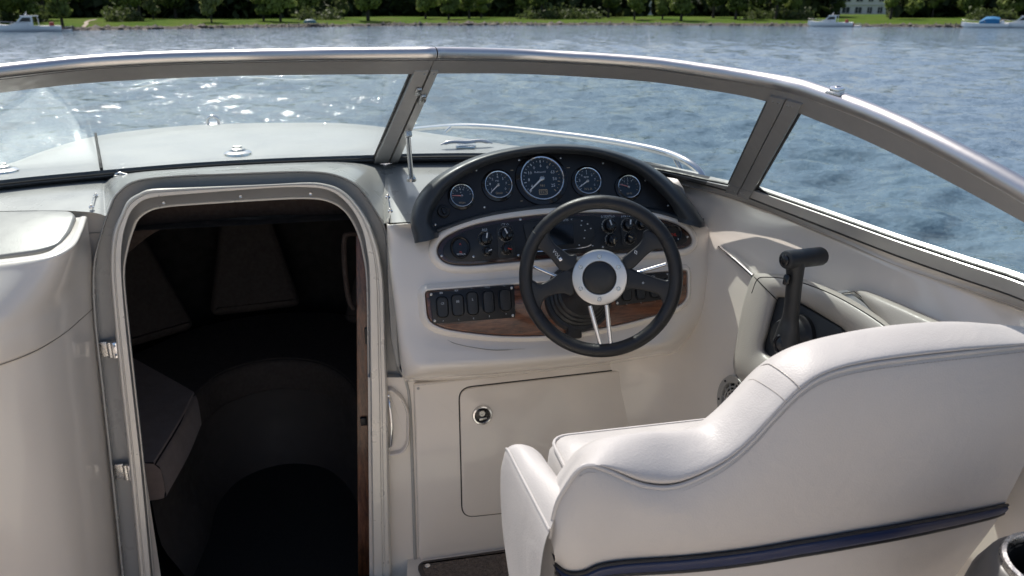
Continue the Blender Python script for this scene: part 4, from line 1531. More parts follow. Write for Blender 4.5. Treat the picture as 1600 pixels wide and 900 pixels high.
mb.tube(cr([Lp(a[0] + (b[0] - a[0]) * .16, a[1] + (b[1] - a[1]) * .16, .0305) for a, b in zip(o_px[2:10], i_px[2:10])], 6), .0012, 6)
mb.tube(cr([Lp(o_px[3][0] + (i_px[3][0] - o_px[3][0]) * t, o_px[3][1] + (i_px[3][1] - o_px[3][1]) * t, z) for t, z in ((.04, .019), (.2, .0325), (.5, .0378), (.8, .031), (.97, .0165))], 4), .0012, 6)
mb.build('seam', M['gap'], padp)

thr = thing('throttle_control', 'black throttle lever with T grip on a dark side plate', 'throttle', Lp(1245, 530))
mb = MB()
tp = round_poly([LF.px(x, y) for x, y in ((1219, 463), (1240, 467), (1322, 514), (1330, 560), (1240, 590), (1190, 545))], .008, 4)
mb.prism(LF, tp, -.02, .012, .002, 2)
mb.build('side_plate', M['pod'], thr)
for x, y in ((1222, 471), (1314, 520), (1199, 541), (1218, 476), (1310, 523)):
    q = Fr(Lp(x, y, .010), L_N)
    MB().lathe(q, [(.0034, -.001), (.0032, .001), (.0015, .0018), (0, .001)], 10).build('plate_screw', M['steel'], thr)
bc = Lp(1252, 528, .010)
BF = Fr(bc, L_N)
MB().lathe(BF, [(.052, -.002), (.052, .012), (.048, .016), (.046, .026), (.043, .030), (.040, .048), (.034, .056), (.0, .058)], 36).build('hub_boss', M['plastic'], thr)
A0, A1, A2, A3 = P(1229, 536, d=1.43), P(1236, 490, d=1.43), P(1241, 440, d=1.43), P(1243, 405, d=1.43)
ka = m_per_px(A1)
path = cr([A0, A0.lerp(A1, .5), A1, A2, A3], 5)
n = len(path)
tab = [(0, 24), (.25, 19), (.45, 14.5), (.6, 13.5), (.78, 14.5), (.98, 17)]
rr = [interp(tab, i / (n - 1)) * ka for i in range(n)]
MB().tube(path, rr, 18, flat=.8, up=L_N).build('lever_arm', M['plastic'], thr)
q = Fr(A0, (C0 - A0).normalized())
MB().lathe(Fr(A0, (Vector((-.65, -.72, .25))).normalized()), [(.023, -.004), (.023, .019), (.020, .0225), (.018, .021), (.016, .0235), (.0, .025)], 28).build('pivot_cap', M['gloss'], thr)
g0, g1 = P(1230, 406, d=1.415), P(1286, 400, d=1.46)
gv = (g1 - g0).normalized()
gr = 14.5 * ka
MB().tube([g0 - gv * .006, g0 - gv * .004, g0, g0.lerp(g1, .5), g1 - gv * .008, g1 - gv * .003, g1], [gr * .72, gr * .92, gr, gr, gr, gr * .9, gr * .6], 20).build('grip', M['plastic'], thr)
fb = Fr(g0 - gv * .006, -gv)
MB().lathe(fb, [(gr * .62, -.002), (gr * .60, .003), (gr * .45, .005), (0, .0055)], 18).build('trim_button', M['gloss'], thr)
pb = P(1229, 437, d=1.415)
MB().box(pb, (.012, .022, .012), Fr(pb, (C0 - pb).normalized() + Vector((-.5, 0, 0))), .003).build('side_button', M['gloss'], thr)

# armrest with a grey metal inlay, aft of the throttle
ar = thing('armrest', 'pale side armrest aft of the throttle, dark metal inlay alongside', 'armrest', Lp(1420, 510))
LA_N = Vector((-math.cos(R(17)), -.06, math.sin(R(17)))).normalized()
LA_O = W(1.0, 1.12, .56)


def LAp(px, py, off=0.0):
    return P(px, py, pl=(LA_O + LA_N * off, LA_N))


LAF = Fr(LA_O, LA_N)
a_px = [(1338, 457), (1352, 454), (1395, 470), (1440, 490), (1480, 508), (1540, 545), (1540, 590), (1420, 560), (1385, 515), (1360, 485)]
mb = MB()
ctrp = (1440, 520)
rows = []
for t, off in ((0, -.03), (0, .010), (.08, .026), (.3, .036), (.7, .038)):
    rows.append([LAp(a[0] + (ctrp[0] - a[0]) * t, a[1] + (ctrp[1] - a[1]) * t, off) for a in a_px])
mb.loft(rows, 4, 3, closed_u=True)
nn = len(a_px) * 4
mb.f.append(tuple(range(len(mb.v) - nn, len(mb.v))))
mb.build('pad', M['vinyl_grey'], ar)
mb = MB()
s_px = [(1308, 460), (1336, 456), (1362, 476), (1402, 512), (1430, 545), (1400, 545), (1372, 510), (1340, 482)]
mb.prism(LAF, round_poly([LAF.px(*p) for p in s_px], .004, 3), -.03, .022, .002, 2)
mb.build('metal_inlay', M['aludark'], ar)
mb = MB()
mb.tube([LAp(x, y, .0225) for x, y in ((1309, 460), (1336, 456.5), (1362, 476), (1402, 512), (1428, 543))], .0022, 8)
mb.build('bright_edge', M['chrome'], ar)

# speaker
sp_c = W(.868, 1.60, .875)
sp_n = Vector((-.98, -.10, .13)).normalized()
sp_c = P(1150, 627, pl=(W(.902, 1.60, .90), sp_n))
SF = Fr(sp_c + sp_n * .004, sp_n)
spk = thing('side_speaker', 'round grey speaker grille low on the starboard side behind the seat', 'speaker', sp_c)
rs = 41 * m_per_px(sp_c)
mb = MB()
mb.lathe(SF, [(rs, -.012), (rs, .004), (rs * .96, .009), (rs * .72, .008), (rs * .69, .004), (rs * .69, -.006)], 40)
mb.build('speaker_ring', M['speaker'], spk)
MB().lathe(SF, [(rs * .7, -.005), (0, -.006)], 32).build('cone', M['rubber'], spk)
mb = MB()
for i in range(12):
    a = R(30 * i + 8)
    mb.tube([SF.at(math.cos(a) * rs * .12, math.sin(a) * rs * .12, .004), SF.at(math.cos(a + .12) * rs * .4, math.sin(a + .12) * rs * .4, .004), SF.at(math.cos(a) * rs * .71, math.sin(a) * rs * .71, .004)], .0022, 6)
for rr_ in (.14, .28, .42, .56):
    mb.tube([SF.at(math.cos(a) * rs * rr_, math.sin(a) * rs * rr_, .004) for a in (2 * math.pi * k / 30 for k in range(30))], .0022, 6, closed=True)
mb.build('grille', M['speaker'], spk)
for i in range(6):
    a = R(60 * i + 20)
    MB().lathe(SF.moved(SF.at(math.cos(a) * rs * .85, math.sin(a) * rs * .85, .0085)), [(.0035, -.001), (.003, .0012), (0, .0008)], 10).build('screw', M['plate'], spk)

# ================================================================== helm seat
seat = thing('helm_seat', 'large white vinyl helm seat seen from behind, navy stripe along its back', 'seat', W(.5, .85, 1.50))
YB = .76
colw = [
    ((859, 838), (857, 836), (866, 878)), ((868, 790), (865, 788), (884, 892)), ((885, 757), (880, 754), (908, 893)), ((903, 733), (898, 727), (935, 882)), ((921, 726), (918, 705), (965, 877)),
    ((947, 733), (950, 689), (1000, 874)), ((1005, 757), (1010, 679), (1060, 870)), ((1060, 757), (1054, 678), (1110, 865)), ((1125, 727), (1098, 671), (1160, 859)), ((1169, 692), (1130, 650), (1200, 853)),
    ((1211, 647), (1166, 616), (1240, 846)), ((1248, 610), (1208, 572), (1285, 839)), ((1287, 586), (1252, 544), (1330, 831)), ((1340, 571), (1312, 526), (1380, 823)), ((1416, 560), (1400, 511), (1440, 812)),
    ((1495, 551), (1490, 505), (1500, 801)), ((1570, 543), (1565, 509), (1545, 792)), ((1652, 534), (1650, 516), (1570, 787))]
nC = len(colw)
Yc = [YB + .03 * (1 - min(1, j / 4)) ** 2 + .03 * max(0, (j - 13) / 4) ** 2 for j in range(nC)]
pip = [P(*c[0], Y=y) for c, y in zip(colw, Yc)]
sil = [P(*c[1], Y=y + .045) for c, y in zip(colw, Yc)]
bot = [P(*c[2], Y=y + .015) for c, y in zip(colw, Yc)]
mb = MB()
r_b = []
for t, by in ((0, 0), (.06, -.006), (.3, -.014), (.65, -.012), (1.0, 0)):
    r_b.append([a.lerp(b, t) + Vector((0, by, 0)) for a, b in zip(pip, bot)])
mb.loft(r_b, 5, 4)
# starboard end turns forward
e = [r[-1] for r in r_b]
mb.loft([e, [p + Vector((.012, .02, 0)) for p in e], [p + Vector((.016, .08, 0)) for p in e]], 3, 3)
mb.build('back_panel', M['vinyl'], seat, angle=80)
mb = MB()
up = []
for j in range(nC):
    a, s = pip[j], sil[j]
    w = (s - a).length
    k = min(1.0, w / .03)
    up.append([a + Vector((0, .004, 0)), a.lerp(s, .18) + Vector((0, -.012 * k, .003 * k)), a.lerp(s, .55) + Vector((0, -.010 * k, .004 * k)), s, s + Vector((0, .018, -.006)), s + Vector((0, .045, -.028)), s + Vector((0, .06, -.07)), s + Vector((0, .065, -.15)), s + Vector((0, .065, -.28))])
rows = [[u[i] for u in up] for i in range(9)]
mb.loft(rows, 5, 4)
e = [r[-1] for r in rows]
mb.loft([e, [p + Vector((.014, .01, -.006)) for p in e], [p + Vector((.018, .03, -.05)) for p in e]], 3, 3)
mb.build('back_bolster', M['vinyl'], seat, angle=80)
mb = MB()
mb.tube(cr([p + Vector((0, -.002, 0)) for p in pip], 6), .0030, 8)
mb.build('piping', M['vinyl'], seat)
mb = MB()
pp_ = cr([p + Vector((0, -.0045, -.0075)) for p in pip[3:]], 14)
for i in range(0, len(pp_) - 1):
    mb.tube([pp_[i].lerp(pp_[i + 1], .18), pp_[i].lerp(pp_[i + 1], .82)], .0005, 4)
mb.build('stitching', M['vinyl_grey'], seat)
mb = MB()
k0 = 11
mb.tube(cr([up[k0][i] + Vector((-.0005, -.0008, .0006)) for i in range(0, 6)], 5), .0008, 6)
mb.tube(cr([up[k0 - 1][i].lerp(up[k0][i], .45) + Vector((-.0005, -.0008, .0006)) for i in range(0, 6)], 5), .0006, 6)
mb.build('bolster_seam', M['vinyl_grey'], seat)
# navy stripe between two black beads
sb = [p + Vector((0, .004, 0)) for p in bot]
mid_px = [(866, 886), (884, 903), (908, 905), (935, 897), (965, 893), (1000, 891), (1060, 888), (1110, 884), (1160, 878), (1200, 872), (1240, 865), (1285, 858), (1330, 850), (1380, 841), (1440, 829), (1500, 815), (1545, 803), (1560, 797)]
mid_px = [(m[0], b[2][1] + (m[1] - b[2][1]) * .74) for m, b in zip(mid_px, colw)]
sb2 = [P(*p, Y=y + .022) for p, y in zip(mid_px, Yc)]
mb = MB()
mb.loft([[p + Vector((0, .01, .004)) for p in sb], [p + Vector((0, -.010, -.001)) for p in sb], [a.lerp(b, .5) + Vector((0, -.013, 0)) for a, b in zip(sb, sb2)], [p + Vector((0, -.010, 0)) for p in sb2], [p + Vector((0, .01, -.004)) for p in sb2]], 4, 3)
mb.build('navy_stripe', M['navy'], seat)
mb = MB()
mb.tube(cr([p + Vector((0, -.009, .0015)) for p in sb], 4), .0024, 8)
mb.tube(cr([p + Vector((0, -.009, -.0015)) for p in sb2], 4), .0034, 8)
mb.build('stripe_beads', M['rubber'], seat)
low = [p + Vector((0, .002, -.001)) for p in sb2]
mb = MB()
r0 = low[2:]
mb.loft([r0, [p + Vector((0, -.004, -.02)) for p in r0], [p + Vector((-.02 * max(0, (i - 8) / 7), .03, -.16)) for i, p in enumerate(r0)], [p + Vector((-.05 * max(0, (i - 8) / 7), .09, -.42)) for i, p in enumerate(r0)], [Vector((p.x - .06 * max(0, (i - 8) / 7), p.y + .12, CAM_Z - 1.50)) for i, p in enumerate(r0)]], 4, 3)
mb.build('seat_base', M['vinyl'], seat)
# cushion
mb = MB()
cx0, cx1, cy0, cy1, hz = .265, .86, .80, 1.02, .612
rows = []
for dz, ins in ((-.16, .012), (-.08, 0.0), (-.03, .004), (-.010, .014), (0.0, .032), (.004, .08)):
    pl = round_poly([Vector((cx0 + ins, cy0)), Vector((cx1 - ins, cy0)), Vector((cx1 - ins, cy1 - ins)), Vector((cx0 + ins, cy1 - ins))], .03, 5)
    rows.append([W(p.x, p.y, hz - dz) for p in pl])
n = len(rows[0])
mb.grid(rows, closed_u=True)
mb.f.append(tuple(range(5 * n, 6 * n)))
mb.build('cushion', M['vinyl'], seat)
mb = MB()
pl = round_poly([Vector((cx0 + .010, cy0)), Vector((cx1 - .010, cy0)), Vector((cx1 - .010, cy1 - .010)), Vector((cx0 + .010, cy1 - .010))], .03, 5)
mb.tube([W(p.x, p.y, hz + .012) for p in pl], .0028, 6, closed=True)
mb.build('cushion_piping', M['vinyl'], seat)
# port arm of the seat
S0, S1 = P(793, 702, Y=.955), P(857, 824, Y=.778)
R0, R1 = P(845, 707, Y=.94), P(893, 770, Y=.80)
arm_rows = []
for j in range(6):
    t = (-.05, 0, .3, .6, .85, 1.03)[j]
    a, b = S0.lerp(S1, t), R0.lerp(R1, t)
    w = b - a
    k = .55 if j == 0 else 1.0                      # the far end rounds over
    dz = -.014 if j == 0 else 0.0
    sag = .11 * (1 - t)
    r = [a + Vector((-.006, -sag * 2.2, -.34)), a + Vector((-.010, -sag * 1.0, -.20)), a + Vector((-.0125, -sag * .25, -.10)), a + Vector((-.010 * k, 0, -.045)), a + Vector((-.005 * k, 0, -.014)), a.copy(),
         a + w * .25 + Vector((0, 0, .0095)), a + w * .55 + Vector((0, 0, .010)), a + w * .85 + Vector((0, 0, .004)), b + Vector((.002, 0, -.010)), b + Vector((.004, 0, -.05)), b + Vector((.004, -.02, -.16)), b + Vector((.004, -.05, -.30))]
    arm_rows.append([p + Vector((0, .0 if j else -.004, dz)) for p in r])
cols = [[r[i] for r in arm_rows] for i in range(len(arm_rows[0]))]
mb = MB()
mb.loft(cols, 4, 4)
n_u = 5 * 4 + 1
nrow = len(mb.v) // n_u
mb.f.append(tuple(k * n_u for k in range(nrow)))
mb.build('arm_bolster', M['vinyl'], seat, angle=80)
mb = MB()
mb.tube(cr([p + Vector((-.0006, 0, .0006)) for p in cols[5]], 5), .0018, 6)
mb.build('arm_piping', M['vinyl'], seat)

# cup holder
ch = thing('cup_holder', 'dark grey moulded cup holder at the lower right corner', 'cup holder', W(.83, .60, .9))
cc = P(1634, 882, d=.74)
CF = Fr(cc, Vector((-.12, -.16, 1)).normalized(), Vector((0, 1, 0)))
MB().lathe(CF, [(.075, -.26), (.076, -.10), (.070, -.05), (.058, -.015), (.050, -.005), (.0455, -.004)], 36).build('holder_body', M['cup'], ch)
MB().lathe(CF, [(.047, -.006), (.0475, .0), (.0455, .005), (.041, .006), (.0385, .002), (.037, -.01)], 40).build('rim', M['steel'], ch)
MB().lathe(CF, [(.0375, -.004), (.035, -.09), (.0, -.095)], 32).build('well', M['cupin'], ch)

# floor mat
FMF = Fr(W(.3, 1.6, 1.50), (0, 0, 1), Vector((0, 1, 0)))
fm = thing('floor_mat', 'dark brown looped floor mat beside the helm seat', 'mat', W(.3, 1.4, 1.50))
mp = [(652, 884), (660, 877), (725, 868), (800, 857), (1000, 832), (1050, 1150), (740, 1150), (690, 980)]
mpo = round_poly([FMF.loc(P(x, y, h=1.492)) for x, y in mp], .02, 4)
MB().prism(FMF, mpo, .0, .010, .003, 2).build('binding', M['binding'], fm)
MB().prism(FMF, off_poly(mpo, .012), .004, .0125, .002, 2).build('pile', M['mat'], fm)
q = Fr(P(668, 885, h=1.487), (0, 0, 1), Vector((0, 1, 0)))
MB().lathe(q, [(.009, -.002), (.008, .003), (.004, .005), (0, .005)], 16).build('snap_stud', M['chrome'], fm)

# companionway hinges
for k, (x, y) in enumerate(((170, 546), (195, 737))):
    lab = 'upper steel hinge on the port side of the companionway frame' if k == 0 else 'lower steel hinge on the port side of the companionway frame'
    hg = thing('hinge', lab, 'hinge', D(x, y, 0), 'companionway hinges')
    f = Fr(D(x, y, .0), D_N, Vector((-.03, 0, 1)))
    kk = m_per_px(f.o)
    MB().box(f.at(-9 * kk, 0, -.008), (15 * kk, 24 * kk, .006), f, .001).build('leaf', M['steel'], hg)
    MB().prism(f, round_poly([Vector((8 * kk, -13 * kk)), Vector((17 * kk, -13 * kk)), Vector((17 * kk, 13 * kk)), Vector((8 * kk, 13 * kk))], .004, 4), .004, .0185, .002, 2).build('leaf', M['chrome'], hg)
    MB().tube([f.at(3 * kk, -12 * kk, .004), f.at(3 * kk, 0, .004), f.at(3 * kk, 12 * kk, .004)], 4.5 * kk, 12).build('knuckle', M['steel'], hg)
    for yy in (-7, 7):
        MB().lathe(f.moved(f.at(12.5 * kk, yy * kk, .0185)), [(.0035, -.001), (.0032, .001), (.0014, .0018), (0, .001)], 10).build('screw', M['steel'], hg)

# companionway frame
cf = thing('companionway_frame', 'rounded champagne metal door frame round the dark cabin opening', 'door frame', D(390, 900))
mb = MB()
mb.loft([arch(ARCH_B, ARCH_C, .0, -.03), arch(ARCH_B, ARCH_C, .0, .024), arch(ARCH_B, ARCH_C, .05, .031), arch(ARCH_B, ARCH_C, .14, .0345), arch(ARCH_B, ARCH_C, .32, .0345), arch(ARCH_B, ARCH_C, .37, .0305),
         arch(ARCH_B, ARCH_C, .45, .0305), arch(ARCH_B, ARCH_C, .50, .034), arch(ARCH_B, ARCH_C, .92, .033), arch(ARCH_B, ARCH_C, 1.0, .027), arch(ARCH_B, ARCH_C, 1.0, -.002)], 4, 1, smooth_v=False)
mb.build('flange', M['champ'], cf, angle=28)
mb = MB()
ARCH_E = [(241, 915), (225, 740), (212, 620), (200, 510), (193, 430), (199, 387), (208, 357), (216, 341), (232, 329), (253, 323), (292, 319), (420, 311), (480, 309), (512, 313),
          (536, 326), (552, 347), (563, 373), (569, 400), (573, 425), (575, 470), (576, 560), (577, 620), (578, 720), (581, 915)]
mb.loft([arch(ARCH_B, ARCH_C, 1.0, .002), arch(ARCH_C, ARCH_E, .0, -.010), arch(ARCH_C, ARCH_E, .5, -.022), arch(ARCH_C, ARCH_E, 1.0, -.032), arch(ARCH_C, ARCH_E, 1.0, -.09)], 4, 1, smooth_v=False)
mb.build('jamb', M['aludark'], cf)
mb = MB()
mb.tube(cr(arch(ARCH_C, ARCH_E, 1.0, -.031), 4), .0035, 8)
mb.build('jamb_bead', M['champ'], cf)
for x, y in ((256, 322), (376, 312), (485, 308)):
    f = Fr(D(x, y - 5, -.018), D_N)
    MB().lathe(f, [(.004, -.001), (.0036, .0012), (0, .0008)], 10).build('screw', M['steel'], cf)

# ================================================================== cabin seen through the opening
mb = MB()
bx = [(-1.2, 2.09), (-1.25, 2.6), (-1.0, 3.1), (-.5, 3.35), (0, 3.2), (.35, 2.8), (.5, 2.09)]
mb.loft([[W(x, y, .58) for x, y in bx], [W(x, y, .9) for x, y in bx], [W(x, y, 1.66) for x, y in bx]], 4, 1)
mb.add([W(-1.0, 2.02, .52), W(.5, 2.02, .52), W(.2, 3.2, .56), W(-.8, 3.2, .56)], [(0, 1, 2, 3)])
mb.add([W(.3, 2.06, .4), W(.6, 2.06, .4), W(.6, 2.06, 1.7), W(.3, 2.06, 1.7)], [(0, 1, 2, 3)])
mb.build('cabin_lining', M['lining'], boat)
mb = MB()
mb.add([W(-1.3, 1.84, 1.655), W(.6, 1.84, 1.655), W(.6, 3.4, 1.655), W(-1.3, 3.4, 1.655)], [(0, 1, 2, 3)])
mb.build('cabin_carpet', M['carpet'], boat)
inn = [(-.600, 2.075), (-.575, 2.3), (-.565, 2.5), (-.49, 2.66), (-.33, 2.73), (-.16, 2.66), (-.05, 2.46), (-.02, 2.2), (-.02, 2.10)]
cen = Vector((-.3, 2.15))


def ushape(ins, h, mult=1.0):
    out = []
    for x, y in inn:
        v = Vector((x, y)) - Vector((-.3, 2.2 if y > 2.2 else y))
        v.normalize()
        out.append(W(x + v.x * ins, y + v.y * ins, h))
    return out


vb = thing('cabin_berth', 'dim U shaped padded bench round the cabin sole inside the doorway', 'bench', W(-.3, 2.6, 1.65))
MB().loft([ushape(-.03, 1.655), ushape(-.01, 1.60), ushape(.03, 1.50), ushape(.035, 1.345)], 5, 3).build('bench_base', M['cabgel'], vb)
prof_ = [(.06, 1.35), (.0, 1.345), (-.008, 1.32), (-.006, 1.25), (.01, 1.228), (.05, 1.218), (.42, 1.20)]
for a_, b_, mm in ((0, 3, M['fabric']), (2, 9, M['fabric_shade'])):  # one bench: lit tone by the doorway, shade coloured into the rest
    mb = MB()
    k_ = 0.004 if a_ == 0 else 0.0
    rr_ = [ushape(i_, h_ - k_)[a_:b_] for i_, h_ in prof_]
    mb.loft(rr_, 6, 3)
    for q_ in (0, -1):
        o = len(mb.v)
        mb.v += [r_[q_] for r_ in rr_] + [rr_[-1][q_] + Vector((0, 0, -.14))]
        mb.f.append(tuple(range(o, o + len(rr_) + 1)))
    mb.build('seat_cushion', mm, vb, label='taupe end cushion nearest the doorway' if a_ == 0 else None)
MB().tube(cr([p + Vector((0, 0, .001)) for p in ushape(.008, 1.228)], 5), .003, 6).build('cushion_welt', M['lining'], vb)
for a, b in (((-.95, 2.75), (-.72, 3.05)), ((-.60, 3.12), (-.25, 3.2)), ((.02, 3.0), (.22, 2.75))):
    mid = (Vector(a) + Vector(b)) / 2
    dv = (Vector(b) - Vector(a))
    nv = (cen - mid).normalized()
    f = Fr(W(mid.x, mid.y, .95), Vector((nv.x, nv.y, .35)))
    w = dv.length / 2
    MB().prism(f, round_poly([Vector((-w, -.22)), Vector((w, -.22)), Vector((w * .5, .2)), Vector((-w * .5, .2))], .04, 4), -.04, .05, .03, 3).build('back_cushion', M['fabric_shade'], vb)
# sliding cabin door at the starboard jamb
cd = thing('cabin_door', 'varnished teak cabin door edge just inside the right jamb', 'door', W(-.02, 2.1, 1.65))
fdn = Fr(W(0, 2.085, 1.0), D_N)
dq = [fdn.px(*p) for p in ((556, 345), (592, 345), (600, 960), (560, 960))]
MB().prism(fdn, dq, -.03, .0, .003, 2).build('door_leaf', M['teak'], cd)
hq = cr([fdn.at(*fdn.px(557, 364), .012), fdn.at(*fdn.px(545, 364), .02), fdn.at(*fdn.px(538, 372), .022), fdn.at(*fdn.px(539, 420), .022), fdn.at(*fdn.px(545, 465), .022), fdn.at(*fdn.px(553, 480), .018)], 5)
MB().tube(hq, .0075, 10).build('pull_handle', M['valance'], cd)
MB().box(fdn.at(*fdn.px(573, 524), .006), (.012, .05, .012), fdn, .003).build('catch', M['plate'], cd)
MB().box(fdn.at(*fdn.px(568, 657), .006), (.02, .025, .014), fdn, .003).build('catch', M['plate'], cd)
# valance under the head of the opening
mb = MB()
v_t = [(190, 330), (260, 300), (400, 292), (520, 292), (590, 320)]
v_b = [(192, 402), (250, 362), (330, 348), (450, 340), (590, 346)]
fv = _d0 - D_N * .085
rows = [[P(x, y, pl=(fv, D_N)) for x, y in v_t], [P((x + a) / 2, (y + b) / 2, pl=(fv, D_N)) + Vector((0, .01, 0)) for (x, y), (a, b) in zip(v_t, v_b)], [P(x, y, pl=(fv, D_N)) + Vector((0, .03, 0)) for x, y in v_b], [P(x, y, pl=(fv, D_N)) + Vector((0, .06, .01)) for x, y in v_b]]
MB().loft(rows, 5, 3).build('valance', M['valance'], boat)
# scuff under the walnut board
mb = MB()
mb.tube(cr([H(x, y, o) for x, y, o in ((699, 531, .0185), (712, 537, .0195), (740, 543, .020), (775, 547, .0205), (820, 545, .020))], 5), [.0003] * 3 + [.0009] * 15 + [.0003] * 3, 6)
mb.build('scuff_mark', M['mark'], boat)

# ================================================================== water
def water_mat():
    """dark water whose ripples are tilted facets of several sizes"""
    m, nt, b = new_mat('lake_water')
    L = nt.links.new
    tc = nd(nt, 'ShaderNodeTexCoord')
    mp = nd(nt, 'ShaderNodeMapping')
    mp.inputs['Scale'].default_value = (0.55, 1.0, 1.0)
    mp.inputs['Rotation'].default_value = (0, 0, R(12))
    L(tc.outputs['Object'], mp.inputs[0])
    geo = nd(nt, 'ShaderNodeNewGeometry')
    cur = geo.outputs['Normal']
    for sc_, k, det in ((1.3, .40, 2.0), (5.0, .75, 3.0), (16.0, 0.85, 3.0), (45.0, 0.6, 2.0)):
        n = nd(nt, 'ShaderNodeTexNoise', i_Scale=sc_, i_Detail=det, i_Roughness=0.55, i_Distortion=0.3)
        L(mp.outputs[0], n.inputs['Vector'])
        sb = nd(nt, 'ShaderNodeVectorMath', operation='SUBTRACT')
        L(n.outputs['Color'], sb.inputs[0])
        sb.inputs[1].default_value = (.5, .5, .5)
        ml = nd(nt, 'ShaderNodeVectorMath', operation='MULTIPLY')
        L(sb.outputs[0], ml.inputs[0])
        ml.inputs[1].default_value = (k * .8, k * 1.3, 0)
        ad = nd(nt, 'ShaderNodeVectorMath', operation='ADD')
        L(cur, ad.inputs[0])
        L(ml.outputs[0], ad.inputs[1])
        cur = ad.outputs[0]
    nm = nd(nt, 'ShaderNodeVectorMath', operation='NORMALIZE')
    L(cur, nm.inputs[0])
    L(nm.outputs[0], b.inputs['Normal'])
    b.inputs['Base Color'].default_value = (0.125, 0.185, 0.24, 1)
    b.inputs['Roughness'].default_value = 0.075
    b.inputs['IOR'].default_value = 1.333
    return m


M['water'] = water_mat()
rng = np.random.default_rng(11)
ratio = 1.009
nr_ = int(math.log(420 / 1.6) / math.log(ratio))
rr = 1.6 * ratio ** np.arange(nr_)
th = np.linspace(R(-62), R(62), 620) + YAW
RR, TT = np.meshgrid(rr, th, indexing='ij')
X = RR * np.sin(TT)
Yw = RR * np.cos(TT)
Z = np.zeros_like(X)
sp = np.maximum(RR * (ratio - 1), RR * (th[1] - th[0]))
for k in range(46):
    lam = 0.45 * (7.5 ** rng.random())
    ang = R(200) + rng.normal(0, .55)
    kx, ky = math.sin(ang) * 2 * math.pi / lam, math.cos(ang) * 2 * math.pi / lam
    amp = 0.0072 * lam ** 0.85
    ph = rng.random() * 6.283
    wob = 0.6 * np.sin(X * .21 + k) + 0.6 * np.cos(Yw * .17 + 2 * k)
    att = np.clip((lam / sp - 2.5) / 3.0, 0, 1)
    s = np.sin(kx * X + ky * Yw + ph + wob)
    Z += amp * att * (s + .25 * np.cos(2 * (kx * X + ky * Yw + ph + wob)))
me = bpy.data.meshes.new('water')
nv = X.size
me.vertices.add(nv)
me.vertices.foreach_set('co', np.stack([X, Yw, Z], -1).astype(np.float32).ravel())
nr0, nc0 = X.shape
idx = np.arange(nv).reshape(nr0, nc0)
q = np.stack([idx[:-1, :-1], idx[:-1, 1:], idx[1:, 1:], idx[1:, :-1]], -1).reshape(-1, 4)[:, ::-1]
me.loops.add(q.size)
me.loops.foreach_set('vertex_index', q.ravel().astype(np.int32))
me.polygons.add(len(q))
me.polygons.foreach_set('loop_start', (np.arange(len(q)) * 4).astype(np.int32))
me.polygons.foreach_set('loop_total', np.full(len(q), 4, np.int32))
me.polygons.foreach_set('use_smooth', np.ones(len(q), bool))
me.update()
me.validate()
me.materials.append(M['water'])
wo = bpy.data.objects.new('water', me)
COL.objects.link(wo)
structure(wo)
mb = MB()
mb.add([Vector((-1500, -1500, -.35)), Vector((1500, -1500, -.35)), Vector((1500, 1500, -.35)), Vector((-1500, 1500, -.35))], [(0, 1, 2, 3)])
wo2 = structure(mb.build('far_water', M['water'], smooth=False))

# ================================================================== far shore
SHORE = [(-900, 66), (-400, 58), (-100, 51.5), (60, 49), (200, 46.5), (400, 43.5), (600, 40.8), (800, 39.6), (1000, 39.4), (1200, 40.8), (1400, 42.2), (1600, 43.6), (2000, 47), (2500, 54)]


def shore_dist(px):
    y = interp(SHORE, px)
    p = P(px, y, h=CAM_Z)
    return math.hypot(p.x, p.y)


def SP(px, extra=0.0, z=0.0):
    """a place on the far bank: bearing of a photo column, metres behind the waterline"""
    v, d = ray(px, 30)
    u = Vector((v.x, v.y, 0)).normalized()
    r = shore_dist(px) + extra
    return Vector((u.x * r, u.y * r, z))


def ground_z(extra, px):
    b = .40 + .16 * noise.noise(Vector((px * .02, 3.1, 0)))
    prof = [(-3, -.6), (0, -.08), (.7, b * .8), (1.6, b), (5, b + .22), (14, .95), (28, 1.25), (60, 1.35), (180, 1.5), (320, 6), (500, 22)]
    return interp(prof, extra) + .10 * noise.noise(Vector((px * .012, extra * .09, 1.7))) * min(1, max(0, extra / 4))


EXT = [-3, -1, 0, .35, .7, 1.2, 1.6, 2.6, 4, 6, 9, 12, 16, 20, 25, 32, 40, 60, 90, 130, 180, 260, 340, 500]
pxs = list(range(-900, 2501, 8))
rows = [[SP(px, e, ground_z(e, px) + (.12 * noise.noise(Vector((px * .15, e * 1.3, 5))) if 0 < e < 2 else 0)) for px in pxs] for e in EXT]


